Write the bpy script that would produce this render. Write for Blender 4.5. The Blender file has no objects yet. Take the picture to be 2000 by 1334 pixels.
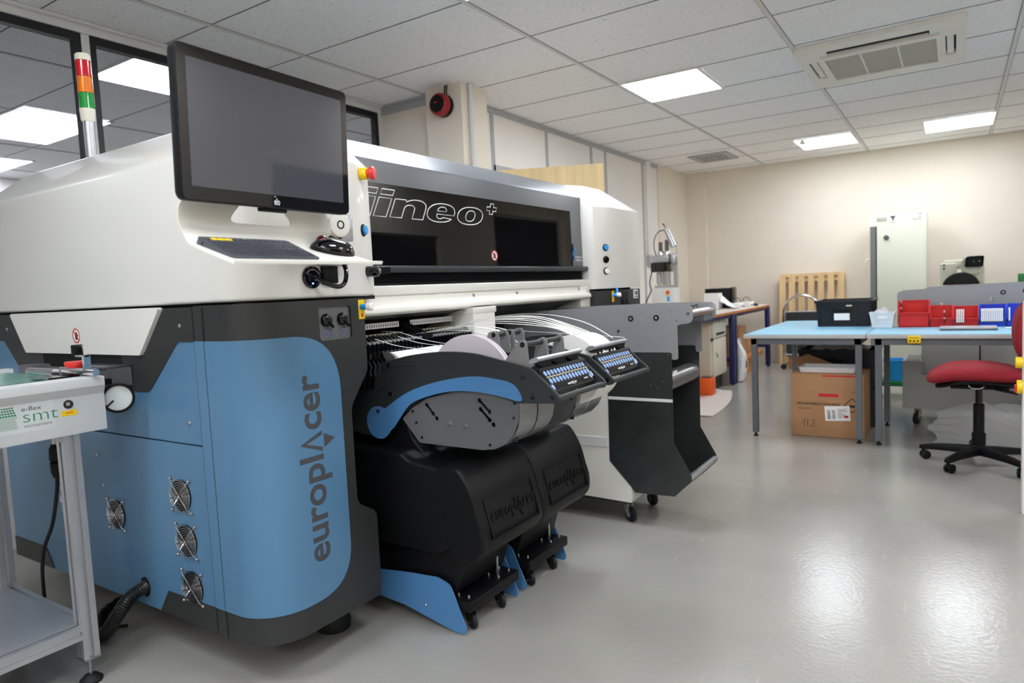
import bpy, bmesh, math, random
from mathutils import Vector as V, Matrix
random.seed(7)
SC = bpy.context.scene
COL = SC.collection
PI = math.pi
R = math.radians

# ---------------------------------------------------------------- camera
YAW, PITCH, ROLL, EYE = 0.578743742, 0.0769582091, 0.0470590168, 1.2
_f = V((-math.sin(YAW) * math.cos(PITCH), math.cos(YAW) * math.cos(PITCH), -math.sin(PITCH)))
_r = V((math.cos(YAW), math.sin(YAW), 0))
_d = _f.cross(_r)
_r2 = _r * math.cos(ROLL) + _d * math.sin(ROLL)
_d2 = _d * math.cos(ROLL) - _r * math.sin(ROLL)
cd = bpy.data.cameras.new('camera')
cam = bpy.data.objects.new('camera', cd)
COL.objects.link(cam)
m = Matrix.Identity(4)
for i in range(3):
    m[i][0], m[i][1], m[i][2] = _r2[i], -_d2[i], -_f[i]
m[2][3] = EYE
cam.matrix_world = m
cd.sensor_width = 36.0
cd.lens = 36.0 * 1328.0 / 2000.0
cd.clip_start = 0.05
cd.dof.use_dof = True
cd.dof.focus_distance = 2.5
cd.dof.aperture_fstop = 3.2
SC.camera = cam

# ---------------------------------------------------------------- world, exposure
SC.view_settings.view_transform = 'Standard'
SC.view_settings.look = 'None'
SC.view_settings.gamma = 1.0
SC.view_settings.use_curve_mapping = False
SC.view_settings.exposure = 0.93
W = bpy.data.worlds.new('world')
SC.world = W
W.use_nodes = True
W.node_tree.nodes['Background'].inputs[0].default_value = (0.02, 0.022, 0.03, 1)
W.node_tree.nodes['Background'].inputs[1].default_value = 1.0
SC.cycles.diffuse_bounces = 8
LAMP = 14.0          # radiance of the ceiling panel lamps


# ---------------------------------------------------------------- materials
def lin(c):
    return tuple(((x / 255.0) / 12.92 if x <= 10 else (((x / 255.0) + 0.055) / 1.055) ** 2.4) for x in c)


def mat(name, c, rough=0.5, metal=0.0, spec=0.5, coat=0.0, trans=0.0, ior=1.45, emit=0.0, alpha=1.0,
        mottle=None, bump=None, stretch=None, coat_rough=0.03):
    """Principled material; mottle = (scale, amount) varies the colour with noise, bump = (scale, strength)."""
    M_ = bpy.data.materials.new(name)
    M_.use_nodes = True
    nt = M_.node_tree
    b = nt.nodes['Principled BSDF']
    col = lin(c)
    b.inputs['Base Color'].default_value = (*col, 1)
    b.inputs['Roughness'].default_value = rough
    b.inputs['Metallic'].default_value = metal
    b.inputs['Specular IOR Level'].default_value = spec
    b.inputs['Coat Weight'].default_value = coat
    b.inputs['Coat Roughness'].default_value = coat_rough
    b.inputs['Transmission Weight'].default_value = trans
    b.inputs['IOR'].default_value = ior
    b.inputs['Alpha'].default_value = alpha
    if emit:
        b.inputs['Emission Color'].default_value = (*col, 1)
        b.inputs['Emission Strength'].default_value = emit
    if mottle or bump:
        tc = nt.nodes.new('ShaderNodeTexCoord')
        mp = nt.nodes.new('ShaderNodeMapping')
        nt.links.new(tc.outputs['Object'], mp.inputs['Vector'])
        if stretch:
            mp.inputs['Scale'].default_value = stretch
    if mottle:
        n = nt.nodes.new('ShaderNodeTexNoise')
        n.inputs['Scale'].default_value = mottle[0]
        n.inputs['Detail'].default_value = 4
        nt.links.new(mp.outputs['Vector'], n.inputs['Vector'])
        rp = nt.nodes.new('ShaderNodeValToRGB')
        lo = tuple(x * (1 - mottle[1]) for x in col)
        hi = tuple(min(1, x * (1 + mottle[1])) for x in col)
        rp.color_ramp.elements[0].position = 0.3
        rp.color_ramp.elements[0].color = (*lo, 1)
        rp.color_ramp.elements[1].position = 0.7
        rp.color_ramp.elements[1].color = (*hi, 1)
        nt.links.new(n.outputs['Fac'], rp.inputs['Fac'])
        nt.links.new(rp.outputs['Color'], b.inputs['Base Color'])
    if bump:
        n = nt.nodes.new('ShaderNodeTexNoise')
        n.inputs['Scale'].default_value = bump[0]
        n.inputs['Detail'].default_value = 3
        nt.links.new(mp.outputs['Vector'], n.inputs['Vector'])
        bp = nt.nodes.new('ShaderNodeBump')
        bp.inputs['Strength'].default_value = bump[1]
        bp.inputs['Distance'].default_value = 0.004
        nt.links.new(n.outputs['Fac'], bp.inputs['Height'])
        nt.links.new(bp.outputs['Normal'], b.inputs['Normal'])
    return M_


K = {}
K['white'] = mat('machine_white', (224, 222, 216), 0.3, coat=0.25, bump=(300, 0.02))
K['white_matt'] = mat('white_powder_coat', (228, 226, 218), 0.42, bump=(400, 0.05))
K['grey'] = mat('machine_grey', (50, 51, 51), 0.42, metal=0.15, bump=(500, 0.06))
K['lidgrey'] = mat('lid_grey', (118, 121, 126), 0.34, metal=0.5, bump=(500, 0.04))
K['blue'] = mat('machine_blue', (82, 124, 158), 0.33, metal=0.1, coat=0.12, bump=(500, 0.04))
K['tblue'] = mat('trolley_blue', (74, 124, 174), 0.4, bump=(500, 0.04))
K['black'] = mat('black_plastic', (11, 11, 14), 0.46, spec=0.28, bump=(700, 0.06))
K['blackg'] = mat('black_gloss', (9, 9, 11), 0.06, coat=0.3)
K['dark'] = mat('dark_void', (10, 10, 12), 0.7)
K['charcoal'] = mat('charcoal_plate', (48, 52, 54), 0.42, metal=0.2, bump=(500, 0.05))
K['midgrey'] = mat('mid_grey_paint', (97, 97, 100), 0.42, bump=(500, 0.05))
K['steel'] = mat('brushed_steel', (150, 152, 152), 0.3, metal=0.9, mottle=(14, 0.12), stretch=(1, 1, 22))
K['sheet'] = mat('galvanised_sheet', (84, 87, 86), 0.34, metal=0.75, mottle=(7, 0.12))
K['alu'] = mat('aluminium', (186, 188, 192), 0.34, metal=0.75, mottle=(30, 0.06), stretch=(20, 20, 1))
K['chrome'] = mat('chrome', (222, 223, 226), 0.08, metal=1.0)
K['screw'] = mat('zinc_screw', (170, 170, 172), 0.25, metal=0.9)
K['rubber'] = mat('black_rubber', (20, 20, 21), 0.65)
K['red'] = mat('red_plastic', (214, 48, 44), 0.35)
K['darkred'] = mat('dark_red_plastic', (150, 24, 34), 0.3)
K['yellow'] = mat('yellow_plastic', (244, 205, 20), 0.4)
K['cyan'] = mat('cyan_plastic', (40, 150, 225), 0.35)
K['glassblk'] = mat('tinted_acrylic', (9, 8, 8), 0.025, spec=0.42)
K['screenbez'] = mat('black_bezel_glass', (20, 20, 22), 0.03, spec=0.6)
K['screen'] = mat('screen_off', (70, 71, 77), 0.04, spec=0.7)
K['ink'] = mat('white_print', (226, 226, 228), 0.5)
K['inkgrey'] = mat('grey_print', (66, 68, 72), 0.5)
K['gap'] = mat('tile_gap_shade', (120, 119, 117), 0.8)
K['inkblack'] = mat('black_print', (26, 26, 28), 0.6)
K['inkblue'] = mat('blue_pen', (70, 74, 150), 0.6)
K['inkred'] = mat('red_print', (205, 38, 44), 0.5)
K['inkgreen'] = mat('green_print', (28, 128, 92), 0.5)
K['paper'] = mat('white_paper', (240, 238, 236), 0.7, bump=(60, 0.05))
K['label'] = mat('clear_label', (208, 214, 213), 0.4)
K['keyb'] = mat('keyboard_grey', (72, 75, 82), 0.45)
K['keycap'] = mat('keycap_grey', (58, 61, 69), 0.5)
K['cream'] = mat('painted_wall', (226, 217, 203), 0.75, mottle=(3, 0.02), bump=(180, 0.06))
K['panel'] = mat('partition_panel', (233, 229, 223), 0.55, mottle=(2, 0.015))
K['loaderwhite'] = mat('loader_white', (208, 211, 213), 0.42, bump=(400, 0.05))
K['profile'] = mat('grey_profile', (176, 178, 181), 0.4, metal=0.3)
K['framewhite'] = mat('frame_white', (214, 214, 212), 0.5)
K['frameblack'] = mat('frame_black', (17, 17, 19), 0.4)
K['pine'] = mat('pine_wood', (222, 190, 142), 0.55, mottle=(9, 0.16), stretch=(1, 1, 0.12))
K['ply'] = mat('plywood', (238, 212, 160), 0.5, mottle=(16, 0.09), stretch=(1, 1, 0.05))
K['beech'] = mat('worktop_edge', (196, 122, 66), 0.45, mottle=(8, 0.1))
K['lamin'] = mat('worktop_laminate', (224, 216, 210), 0.4, mottle=(5, 0.03))
K['navy'] = mat('navy_steel', (26, 36, 84), 0.4)
K['cabcream'] = mat('cabinet_cream', (220, 212, 194), 0.45)
K['fridge'] = mat('pale_green_enamel', (216, 220, 203), 0.4)
K['fridgegrey'] = mat('door_edge_grey', (120, 124, 128), 0.5)
K['card'] = mat('cardboard', (176, 132, 94), 0.75, mottle=(5, 0.07), bump=(120, 0.08))
K['card2'] = mat('old_cardboard', (166, 118, 72), 0.8, mottle=(5, 0.09))
K['esdblue'] = mat('blue_bench_mat', (136, 190, 216), 0.5, mottle=(4, 0.02))
K['edgegrey'] = mat('bench_edge_grey', (188, 188, 188), 0.5)
K['legggrey'] = mat('bench_leg_grey', (98, 102, 106), 0.45)
K['crate'] = mat('black_crate', (20, 21, 25), 0.45, bump=(300, 0.05))
K['tub'] = mat('clear_tub', (240, 240, 242), 0.35, trans=0.12)
K['binred'] = mat('bin_red', (206, 32, 30), 0.35)
K['binblue'] = mat('bin_blue', (30, 66, 206), 0.35)
K['redfab'] = mat('red_fabric', (144, 28, 40), 0.85, mottle=(90, 0.12), bump=(600, 0.25))
K['carcase'] = mat('light_grey_steel', (172, 172, 168), 0.45)
K['platealu'] = mat('anodised_plate', (150, 151, 155), 0.4, metal=0.35, mottle=(20, 0.03), stretch=(1, 1, 6))
K['film'] = mat('bubble_wrap', (232, 234, 236), 0.25, trans=0.3, alpha=0.62, bump=(90, 0.7))
K['greenmat'] = mat('green_belt', (92, 140, 126), 0.3)
K['green'] = mat('green_plastic', (36, 120, 62), 0.45)
K['orange'] = mat('orange_plastic', (242, 96, 20), 0.45)
K['micro'] = mat('microscope_cream', (206, 206, 188), 0.45)
K['hose'] = mat('conduit_black', (22, 22, 23), 0.3)
K['ivory'] = mat('ivory_plastic', (226, 224, 208), 0.4)
K['sred'] = mat('beacon_red', (212, 24, 40), 0.15, trans=0.25, coat=0.5)
K['samber'] = mat('beacon_amber', (250, 138, 20), 0.15, trans=0.25, coat=0.5)
K['sgreen'] = mat('beacon_green', (22, 160, 62), 0.15, trans=0.25, coat=0.5)
K['blueled'] = mat('blue_led', (90, 150, 255), 0.3, emit=6.0)
K['reel'] = mat('reel_card', (214, 206, 214), 0.65)
K['tape'] = mat('carrier_tape', (238, 238, 232), 0.45)
K['ball'] = mat('trackball_red', (74, 14, 18), 0.08, coat=0.6)
K['bracketgrey'] = mat('bracket_grey', (124, 123, 124), 0.42)
K['btnblue'] = mat('membrane_blue', (132, 162, 206), 0.4)
K['btnorange'] = mat('membrane_cream', (220, 205, 180), 0.4)
K['bellows'] = mat('bellows_black', (20, 21, 25), 0.55)
K['navyblind'] = mat('blind_navy', (26, 30, 46), 0.5)
K['acgrille'] = mat('ac_grille', (176, 172, 160), 0.6, bump=(250, 0.4))
K['acwhite'] = mat('ac_white', (226, 223, 216), 0.45)
K['diffuser_far'] = mat('lamp_diffuser_far', (243, 248, 255), 0.4, emit=LAMP * 0.85)
K['diffuser'] = mat('lamp_diffuser', (243, 248, 255), 0.4, emit=LAMP)


def pane_mat():
    """Window glass: clear sheet that reflects more at a glancing angle."""
    M_ = bpy.data.materials.new('window_glass')
    M_.use_nodes = True
    nt = M_.node_tree
    nt.nodes.remove(nt.nodes['Principled BSDF'])
    t = nt.nodes.new('ShaderNodeBsdfTransparent')
    t.inputs[0].default_value = (0.7, 0.71, 0.74, 1)
    g = nt.nodes.new('ShaderNodeBsdfGlossy')
    g.inputs['Roughness'].default_value = 0.01
    fr = nt.nodes.new('ShaderNodeFresnel')
    fr.inputs['IOR'].default_value = 1.5
    mx = nt.nodes.new('ShaderNodeMixShader')
    ge = nt.nodes.new('ShaderNodeNewGeometry')
    iv = nt.nodes.new('ShaderNodeMath')
    iv.operation = 'SUBTRACT'
    iv.inputs[0].default_value = 1.0
    nt.links.new(ge.outputs['Backfacing'], iv.inputs[1])
    ml = nt.nodes.new('ShaderNodeMath')
    ml.operation = 'MULTIPLY'
    nt.links.new(fr.outputs[0], ml.inputs[0])
    nt.links.new(iv.outputs[0], ml.inputs[1])
    nt.links.new(ml.outputs[0], mx.inputs[0])
    nt.links.new(t.outputs[0], mx.inputs[1])
    nt.links.new(g.outputs[0], mx.inputs[2])
    nt.links.new(mx.outputs[0], nt.nodes['Material Output'].inputs[0])
    return M_


K['pane'] = pane_mat()


def floor_mat():
    M_ = mat('epoxy_floor', (152, 151, 147), 0.2, spec=0.5)
    nt = M_.node_tree
    b = nt.nodes['Principled BSDF']
    tc = nt.nodes.new('ShaderNodeTexCoord')
    n1 = nt.nodes.new('ShaderNodeTexNoise')
    n1.inputs['Scale'].default_value = 1.6
    n1.inputs['Detail'].default_value = 8
    rp = nt.nodes.new('ShaderNodeValToRGB')
    rp.color_ramp.elements[0].position = 0.3
    rp.color_ramp.elements[0].color = (*lin((146, 143, 138)), 1)
    rp.color_ramp.elements[1].position = 0.72
    rp.color_ramp.elements[1].color = (*lin((156, 153, 147)), 1)
    nt.links.new(tc.outputs['Object'], n1.inputs['Vector'])
    nt.links.new(n1.outputs['Fac'], rp.inputs['Fac'])
    # scuffs: thin stretched pale marks
    mp = nt.nodes.new('ShaderNodeMapping')
    mp.inputs['Scale'].default_value = (9, 1.3, 1)
    mp.inputs['Rotation'].default_value = (0, 0, 0.9)
    n2 = nt.nodes.new('ShaderNodeTexNoise')
    n2.inputs['Scale'].default_value = 3
    n2.inputs['Detail'].default_value = 10
    nt.links.new(tc.outputs['Object'], mp.inputs['Vector'])
    nt.links.new(mp.outputs['Vector'], n2.inputs['Vector'])
    r2 = nt.nodes.new('ShaderNodeValToRGB')
    r2.color_ramp.elements[0].position = 0.66
    r2.color_ramp.elements[1].position = 0.74
    nt.links.new(n2.outputs['Fac'], r2.inputs['Fac'])
    mx = nt.nodes.new('ShaderNodeMix')
    mx.data_type = 'RGBA'
    mx.inputs['B'].default_value = (*lin((190, 188, 183)), 1)
    ml = nt.nodes.new('ShaderNodeMath')
    ml.operation = 'MULTIPLY'
    ml.inputs[1].default_value = 0.22
    nt.links.new(r2.outputs['Color'], ml.inputs[0])
    nt.links.new(ml.outputs[0], mx.inputs['Factor'])
    nt.links.new(rp.outputs['Color'], mx.inputs['A'])
    nt.links.new(mx.outputs['Result'], b.inputs['Base Color'])
    # orange peel
    n3 = nt.nodes.new('ShaderNodeTexNoise')
    n3.inputs['Scale'].default_value = 55
    n3.inputs['Detail'].default_value = 2
    nt.links.new(tc.outputs['Object'], n3.inputs['Vector'])
    bp = nt.nodes.new('ShaderNodeBump')
    bp.inputs['Strength'].default_value = 0.35
    bp.inputs['Distance'].default_value = 0.0022
    nt.links.new(n3.outputs['Fac'], bp.inputs['Height'])
    nt.links.new(bp.outputs['Normal'], b.inputs['Normal'])
    return M_


K['floor'] = floor_mat()


def ceiling_mat():
    """Mineral fibre tiles: pale, with small dark fissures."""
    M_ = mat('ceiling_tile', (226, 224, 220), 0.85)
    nt = M_.node_tree
    b = nt.nodes['Principled BSDF']
    tc = nt.nodes.new('ShaderNodeTexCoord')
    mp = nt.nodes.new('ShaderNodeMapping')
    mp.inputs['Scale'].default_value = (1, 1.9, 1)
    nt.links.new(tc.outputs['Object'], mp.inputs['Vector'])
    n = nt.nodes.new('ShaderNodeTexNoise')
    n.inputs['Scale'].default_value = 62
    n.inputs['Detail'].default_value = 3
    n.inputs['Distortion'].default_value = 0.8
    nt.links.new(mp.outputs['Vector'], n.inputs['Vector'])
    rp = nt.nodes.new('ShaderNodeValToRGB')
    rp.color_ramp.elements[0].position = 0.26
    rp.color_ramp.elements[0].color = (*lin((140, 139, 137)), 1)
    rp.color_ramp.elements[1].position = 0.38
    rp.color_ramp.elements[1].color = (*lin((243, 243, 243)), 1)
    nt.links.new(n.outputs['Fac'], rp.inputs['Fac'])
    nt.links.new(rp.outputs['Color'], b.inputs['Base Color'])
    bp = nt.nodes.new('ShaderNodeBump')
    bp.inputs['Strength'].default_value = 0.4
    bp.inputs['Distance'].default_value = 0.004
    nt.links.new(n.outputs['Fac'], bp.inputs['Height'])
    nt.links.new(bp.outputs['Normal'], b.inputs['Normal'])
    return M_


K['ceiling'] = ceiling_mat()


# ---------------------------------------------------------------- geometry helpers
def smooth_path(pts, n=6, closed=False):
    """Catmull-Rom through the points."""
    P = [V(p) for p in pts]
    N = len(P)
    out = []
    for i in range(N if closed else N - 1):
        g = (lambda k: P[k % N]) if closed else (lambda k: P[max(0, min(N - 1, k))])
        a, b, c, d = g(i - 1), g(i), g(i + 1), g(i + 2)
        for k in range(n):
            t = k / n
            out.append(0.5 * (2 * b + (c - a) * t + (2 * a - 5 * b + 4 * c - d) * t * t + (3 * b - a - 3 * c + d) * t ** 3))
    if not closed:
        out.append(P[-1])
    return [tuple(p) for p in out]


def rounded(poly, r, n=5):
    """Polygon (2-D) with its corners rounded by r (a number or one per corner)."""
    out = []
    N = len(poly)
    for i in range(N):
        p = V(poly[i]).to_2d() if len(poly[i]) > 2 else V(poly[i])
        a, b = V(poly[i - 1]), V(poly[(i + 1) % N])
        rr = r[i] if isinstance(r, (list, tuple)) else r
        u, w = (a - p), (b - p)
        la, lb = u.length, w.length
        if rr <= 0 or la < 1e-6 or lb < 1e-6:
            out.append(tuple(p))
            continue
        u, w = u / la, w / lb
        ang = math.acos(max(-1, min(1, u.dot(w))))
        if ang > PI - 0.05:
            out.append(tuple(p))
            continue
        t = min(rr / math.tan(ang / 2), la * 0.49, lb * 0.49)
        p0, p1 = p + u * t, p + w * t
        for k in range(n + 1):
            s = k / n
            q = p0 * (1 - s) ** 2 + p * 2 * s * (1 - s) + p1 * s * s
            out.append(tuple(q))
    return out


def rect(x0, x1, y0, y1):
    return [(x0, y0), (x1, y0), (x1, y1), (x0, y1)]


def circle(cx, cy, r, n=24, ry=None):
    return [(cx + r * math.cos(2 * PI * k / n), cy + (ry or r) * math.sin(2 * PI * k / n)) for k in range(n)]


def arc(cx, cy, r, a0, a1, n=8):
    return [(cx + r * math.cos(R(a0 + (a1 - a0) * k / n)), cy + r * math.sin(R(a0 + (a1 - a0) * k / n))) for k in range(n + 1)]


def basis(o, right, up):
    """Matrix whose x axis is right, y axis is up, z axis the outward normal."""
    r = V(right).normalized()
    n = r.cross(V(up)).normalized()
    u = n.cross(r)
    M_ = Matrix.Identity(4)
    for i in range(3):
        M_[i][0], M_[i][1], M_[i][2], M_[i][3] = r[i], u[i], n[i], o[i]
    return M_


class B:
    """Collects shapes and links them as ONE mesh object."""

    def __init__(self):
        self.bm = bmesh.new()

    def _merge(self, b, mtx=None):
        if mtx is not None:
            b.transform(mtx)
        me = bpy.data.meshes.new('scratch')
        b.to_mesh(me)
        b.free()
        self.bm.from_mesh(me)
        bpy.data.meshes.remove(me)
        return self

    @staticmethod
    def _bevel(b, w, seg=2, ang=30):
        if w > 0:
            es = [e for e in b.edges if len(e.link_faces) == 2 and e.calc_face_angle(0) > R(ang)]
            bmesh.ops.bevel(b, geom=es, offset=w, segments=seg, profile=0.5, affect='EDGES', clamp_overlap=True)

    def box(self, x0, x1, y0, y1, z0, z1, bev=0.0, mtx=None, seg=2):
        b = bmesh.new()
        bmesh.ops.create_cube(b, size=1)
        for v in b.verts:
            v.co = V(((x0 + x1) / 2 + v.co.x * (x1 - x0), (y0 + y1) / 2 + v.co.y * (y1 - y0), (z0 + z1) / 2 + v.co.z * (z1 - z0)))
        self._bevel(b, bev, seg)
        return self._merge(b, mtx)

    def loft(self, loops, caps=True, bev=0.0, closed=True, mtx=None, seg=2):
        b = bmesh.new()
        L = [[b.verts.new(p) for p in lp] for lp in loops]
        n = len(loops[0])
        for a, c in zip(L[:-1], L[1:]):
            for i in range(n if closed else n - 1):
                j = (i + 1) % n
                try:
                    b.faces.new((a[i], a[j], c[j], c[i]))
                except ValueError:
                    pass
        if caps and closed:
            b.faces.new(L[0][::-1])
            b.faces.new(L[-1])
        bmesh.ops.remove_doubles(b, verts=b.verts, dist=1e-6)
        bmesh.ops.recalc_face_normals(b, faces=b.faces)
        self._bevel(b, bev, seg)
        return self._merge(b, mtx)

    def prism(self, poly, axis, a, c, bev=0.0, mtx=None, seg=1):
        """Polygon extruded along an axis: 'x' reads (y,z), 'y' reads (x,z), 'z' reads (x,y)."""
        f = {'x': lambda p, t: (t, p[0], p[1]), 'y': lambda p, t: (p[0], t, p[1]), 'z': lambda p, t: (p[0], p[1], t)}[axis]
        return self.loft([[f(p, a) for p in poly], [f(p, c) for p in poly]], bev=bev, mtx=mtx, seg=seg)

    def cyl(self, p0, p1, r, r2=None, n=20, bev=0.0, mtx=None):
        p0, p1 = V(p0), V(p1)
        q = (p1 - p0).to_track_quat('Z', 'Y').to_matrix()
        r2 = r if r2 is None else r2
        lp = []
        for p, rr in ((p0, r), (p1, r2)):
            lp.append([p + q @ V((rr * math.cos(2 * PI * k / n), rr * math.sin(2 * PI * k / n), 0)) for k in range(n)])
        return self.loft(lp, bev=bev, mtx=mtx)

    def tube(self, pts, r, n=8, closed=False, mtx=None, flat=None):
        """Sweeps a ring (or a flat strip when flat=(width, thickness, side vector)) along the points; r may be one per point."""
        P = [V(p) for p in pts]
        N = len(P)
        loops = []
        up = None
        for i in range(N):
            t = (P[(i + 1) % N] - P[i - 1]) if closed else (P[min(i + 1, N - 1)] - P[max(i - 1, 0)])
            t.normalize()
            if up is None:
                up = V((0, 0, 1)) if abs(t.z) < 0.9 else V((1, 0, 0))
            s = t.cross(up).normalized()
            up = s.cross(t).normalized()
            if flat:
                w, h, sv = flat
                s = V(sv).normalized()
                u2 = s.cross(t).normalized()
                loops.append([P[i] + s * w / 2 + u2 * h / 2, P[i] - s * w / 2 + u2 * h / 2, P[i] - s * w / 2 - u2 * h / 2, P[i] + s * w / 2 - u2 * h / 2])
            else:
                rr = r[i] if isinstance(r, (list, tuple)) else r
                loops.append([P[i] + s * rr * math.cos(2 * PI * k / n) + up * rr * math.sin(2 * PI * k / n) for k in range(n)])
        if closed:
            loops.append(loops[0])
        return self.loft(loops, caps=not closed, mtx=mtx)

    def ball(self, c, r, sx=1, sy=1, sz=1, n=20, mtx=None):
        b = bmesh.new()
        bmesh.ops.create_uvsphere(b, u_segments=n, v_segments=max(6, n // 2), radius=r)
        for v in b.verts:
            v.co = V((c[0] + v.co.x * sx, c[1] + v.co.y * sy, c[2] + v.co.z * sz))
        return self._merge(b, mtx)

    def lathe(self, prof, o, axis=(0, 0, 1), n=28, mtx=None):
        """(radius, height) profile turned about the axis through o."""
        q = V(axis).to_track_quat('Z', 'Y').to_matrix()
        o = V(o)
        ring = prof[0][0] > 1e-4 and prof[-1][0] > 1e-4
        prof = list(prof) + ([prof[0]] if ring else [])
        loops = [[o + q @ V((max(r, 1e-5) * math.cos(2 * PI * k / n), max(r, 1e-5) * math.sin(2 * PI * k / n), h)) for k in range(n)] for r, h in prof]
        return self.loft(loops, caps=not ring, mtx=mtx)

    def slab(self, outer, holes, a, c, axis='y', mtx=None):
        """Plate with holes: outer and holes are 2-D polygons, thickness a..c along the axis."""
        b = bmesh.new()
        f = {'x': lambda p, t: (t, p[0], p[1]), 'y': lambda p, t: (p[0], t, p[1]), 'z': lambda p, t: (p[0], p[1], t)}[axis]
        es = []
        for lp in [outer] + list(holes):
            vs = [b.verts.new(f(p, a)) for p in lp]
            es += [b.edges.new((vs[i - 1], vs[i])) for i in range(len(vs))]
        bmesh.ops.triangle_fill(b, edges=es, use_beauty=True)
        g = bmesh.ops.extrude_face_region(b, geom=b.faces[:])
        d = V(f((0, 0), c)) - V(f((0, 0), a))
        for v in [e for e in g['geom'] if isinstance(e, bmesh.types.BMVert)]:
            v.co += d
        bmesh.ops.recalc_face_normals(b, faces=b.faces)
        return self._merge(b, mtx)

    def sheet(self, grid, thick=0.0, mtx=None):
        """Grid of points (rows of equal length) as a sheet."""
        b = bmesh.new()
        G = [[b.verts.new(p) for p in row] for row in grid]
        for i in range(len(G) - 1):
            for j in range(len(G[0]) - 1):
                b.faces.new((G[i][j], G[i][j + 1], G[i + 1][j + 1], G[i + 1][j]))
        bmesh.ops.recalc_face_normals(b, faces=b.faces)
        if thick:
            bmesh.ops.solidify(b, geom=b.faces[:], thickness=thick)
        return self._merge(b, mtx)

    def mesh(self, me, mtx=None):
        b = bmesh.new()
        b.from_mesh(me)
        return self._merge(b, mtx)

    def make(self, name, material, parent=None, ang=35, world=True):
        """Links the mesh. world=True: shapes are in world coordinates, brought into the parent's frame."""
        if parent is not None and world:
            self.bm.transform(WORLD[parent.name].inverted())
        me = bpy.data.meshes.new(name)
        self.bm.to_mesh(me)
        self.bm.free()
        me.materials.append(K[material])
        me.shade_smooth()
        me.set_sharp_from_angle(angle=R(ang))
        o = bpy.data.objects.new(name, me)
        COL.objects.link(o)
        if parent is not None:
            o.parent = parent
            WORLD[o.name] = WORLD[parent.name]
        else:
            WORLD[o.name] = Matrix.Identity(4)
        return o


WORLD = {}


def tag(o, label, cat, group=None):
    o['label'] = label
    o['category'] = cat
    if group:
        o['group'] = group
    return o


def thing(name, label, cat, loc=(0, 0, 0), rz=0.0, group=None):
    o = bpy.data.objects.new(name, None)
    o.empty_display_size = 0.1
    COL.objects.link(o)
    o.location = loc
    o.rotation_euler = (0, 0, rz)
    WORLD[o.name] = Matrix.Translation(loc) @ Matrix.Rotation(rz, 4, 'Z')
    return tag(o, label, cat, group)


def struct(o):
    o['kind'] = 'structure'
    return o


def dup(root, loc, rz=None, label=None, group=None):
    r = root.copy()
    COL.objects.link(r)
    r.location = loc
    if rz is not None:
        r.rotation_euler = (0, 0, rz)
    if label:
        r['label'] = label
    if group:
        r['group'] = group
    for ch in list(root.children):
        c = ch.copy()
        COL.objects.link(c)
        c.parent = r
        for g in ch.children:
            d = g.copy()
            COL.objects.link(d)
            d.parent = c
    return r


def text_mesh(s, size=1.0, ext=0.0, shear=0.0, bold=0.0, outline=0.0, spacing=1.0, align='LEFT'):
    cu = bpy.data.curves.new('lettering', 'FONT')
    cu.body = s
    cu.size = size
    cu.shear = shear
    cu.offset = bold
    cu.space_character = spacing
    cu.align_x = align
    cu.resolution_u = 4
    if outline:
        cu.fill_mode = 'NONE'
        cu.bevel_depth = outline
        cu.bevel_resolution = 1
    else:
        cu.extrude = ext
    o = bpy.data.objects.new('lettering', cu)
    me = bpy.data.meshes.new_from_object(o)
    bpy.data.objects.remove(o)
    bpy.data.curves.remove(cu)
    return me


def put_text(b, s, size, mtx, ext=0.0004, **kw):
    """Lettering at a frame from basis(); returns the width."""
    sx = kw.pop('sx', 1.0)
    me = text_mesh(s, size, ext, **kw)
    xs = [v.co.x for v in me.vertices] or [0]
    b.mesh(me, mtx @ Matrix.Diagonal((sx, 1, 1, 1)))
    bpy.data.meshes.remove(me)
    return (max(xs)) * sx


def logo(b, size, mtx, ext=0.0004, bold=0.012):
    """The maker's word mark: 'europl', an open chevron with a small triangle under it, 'cer'; width about 4.6 x size."""
    w = put_text(b, 'europl', size, mtx, ext, bold=bold * size)
    x = w + 0.07 * size
    t = 0.085 * size
    h, cw = 0.66 * size, 0.50 * size
    for poly in ([(x, 0.0), (x + t * 1.15, 0.0), (x + cw / 2, h - 2.2 * t), (x + cw - t * 1.15, 0.0), (x + cw, 0.0), (x + cw / 2, h)],
                 [(x + 0.08 * size, -0.06 * size), (x + cw - 0.08 * size, -0.06 * size), (x + cw / 2, -0.40 * size)]):
        p = B()
        p.slab(poly, [], 0, ext, 'z')
        me = bpy.data.meshes.new('scratch')
        p.bm.to_mesh(me)
        p.bm.free()
        b.mesh(me, mtx)
        bpy.data.meshes.remove(me)
    put_text(b, 'cer', size, mtx @ Matrix.Translation((x + cw + 0.05 * size, 0, 0)), ext, bold=bold * size)


def screws(name, pts, r, axis, parent, material='screw', h=0.004):
    """One small round head per point, each a part of its own."""
    for p in pts:
        b = B()
        b.lathe([(0, -0.002), (r, -0.002), (r, h * 0.5), (r * 0.7, h), (0, h)], p, axis, n=12)
        b.make(name, material, parent)
# ================================================================ THE ROOM
CH = 2.75                       # ceiling height
GX, GY, PX, PY = -0.935, 5.073, 1.285, 0.662     # ceiling grid: a joint and the pitch


def wall(name, material, *boxes, **kw):
    b = B()
    for q in boxes:
        b.box(*q)
    return struct(b.make(name, material))


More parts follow.
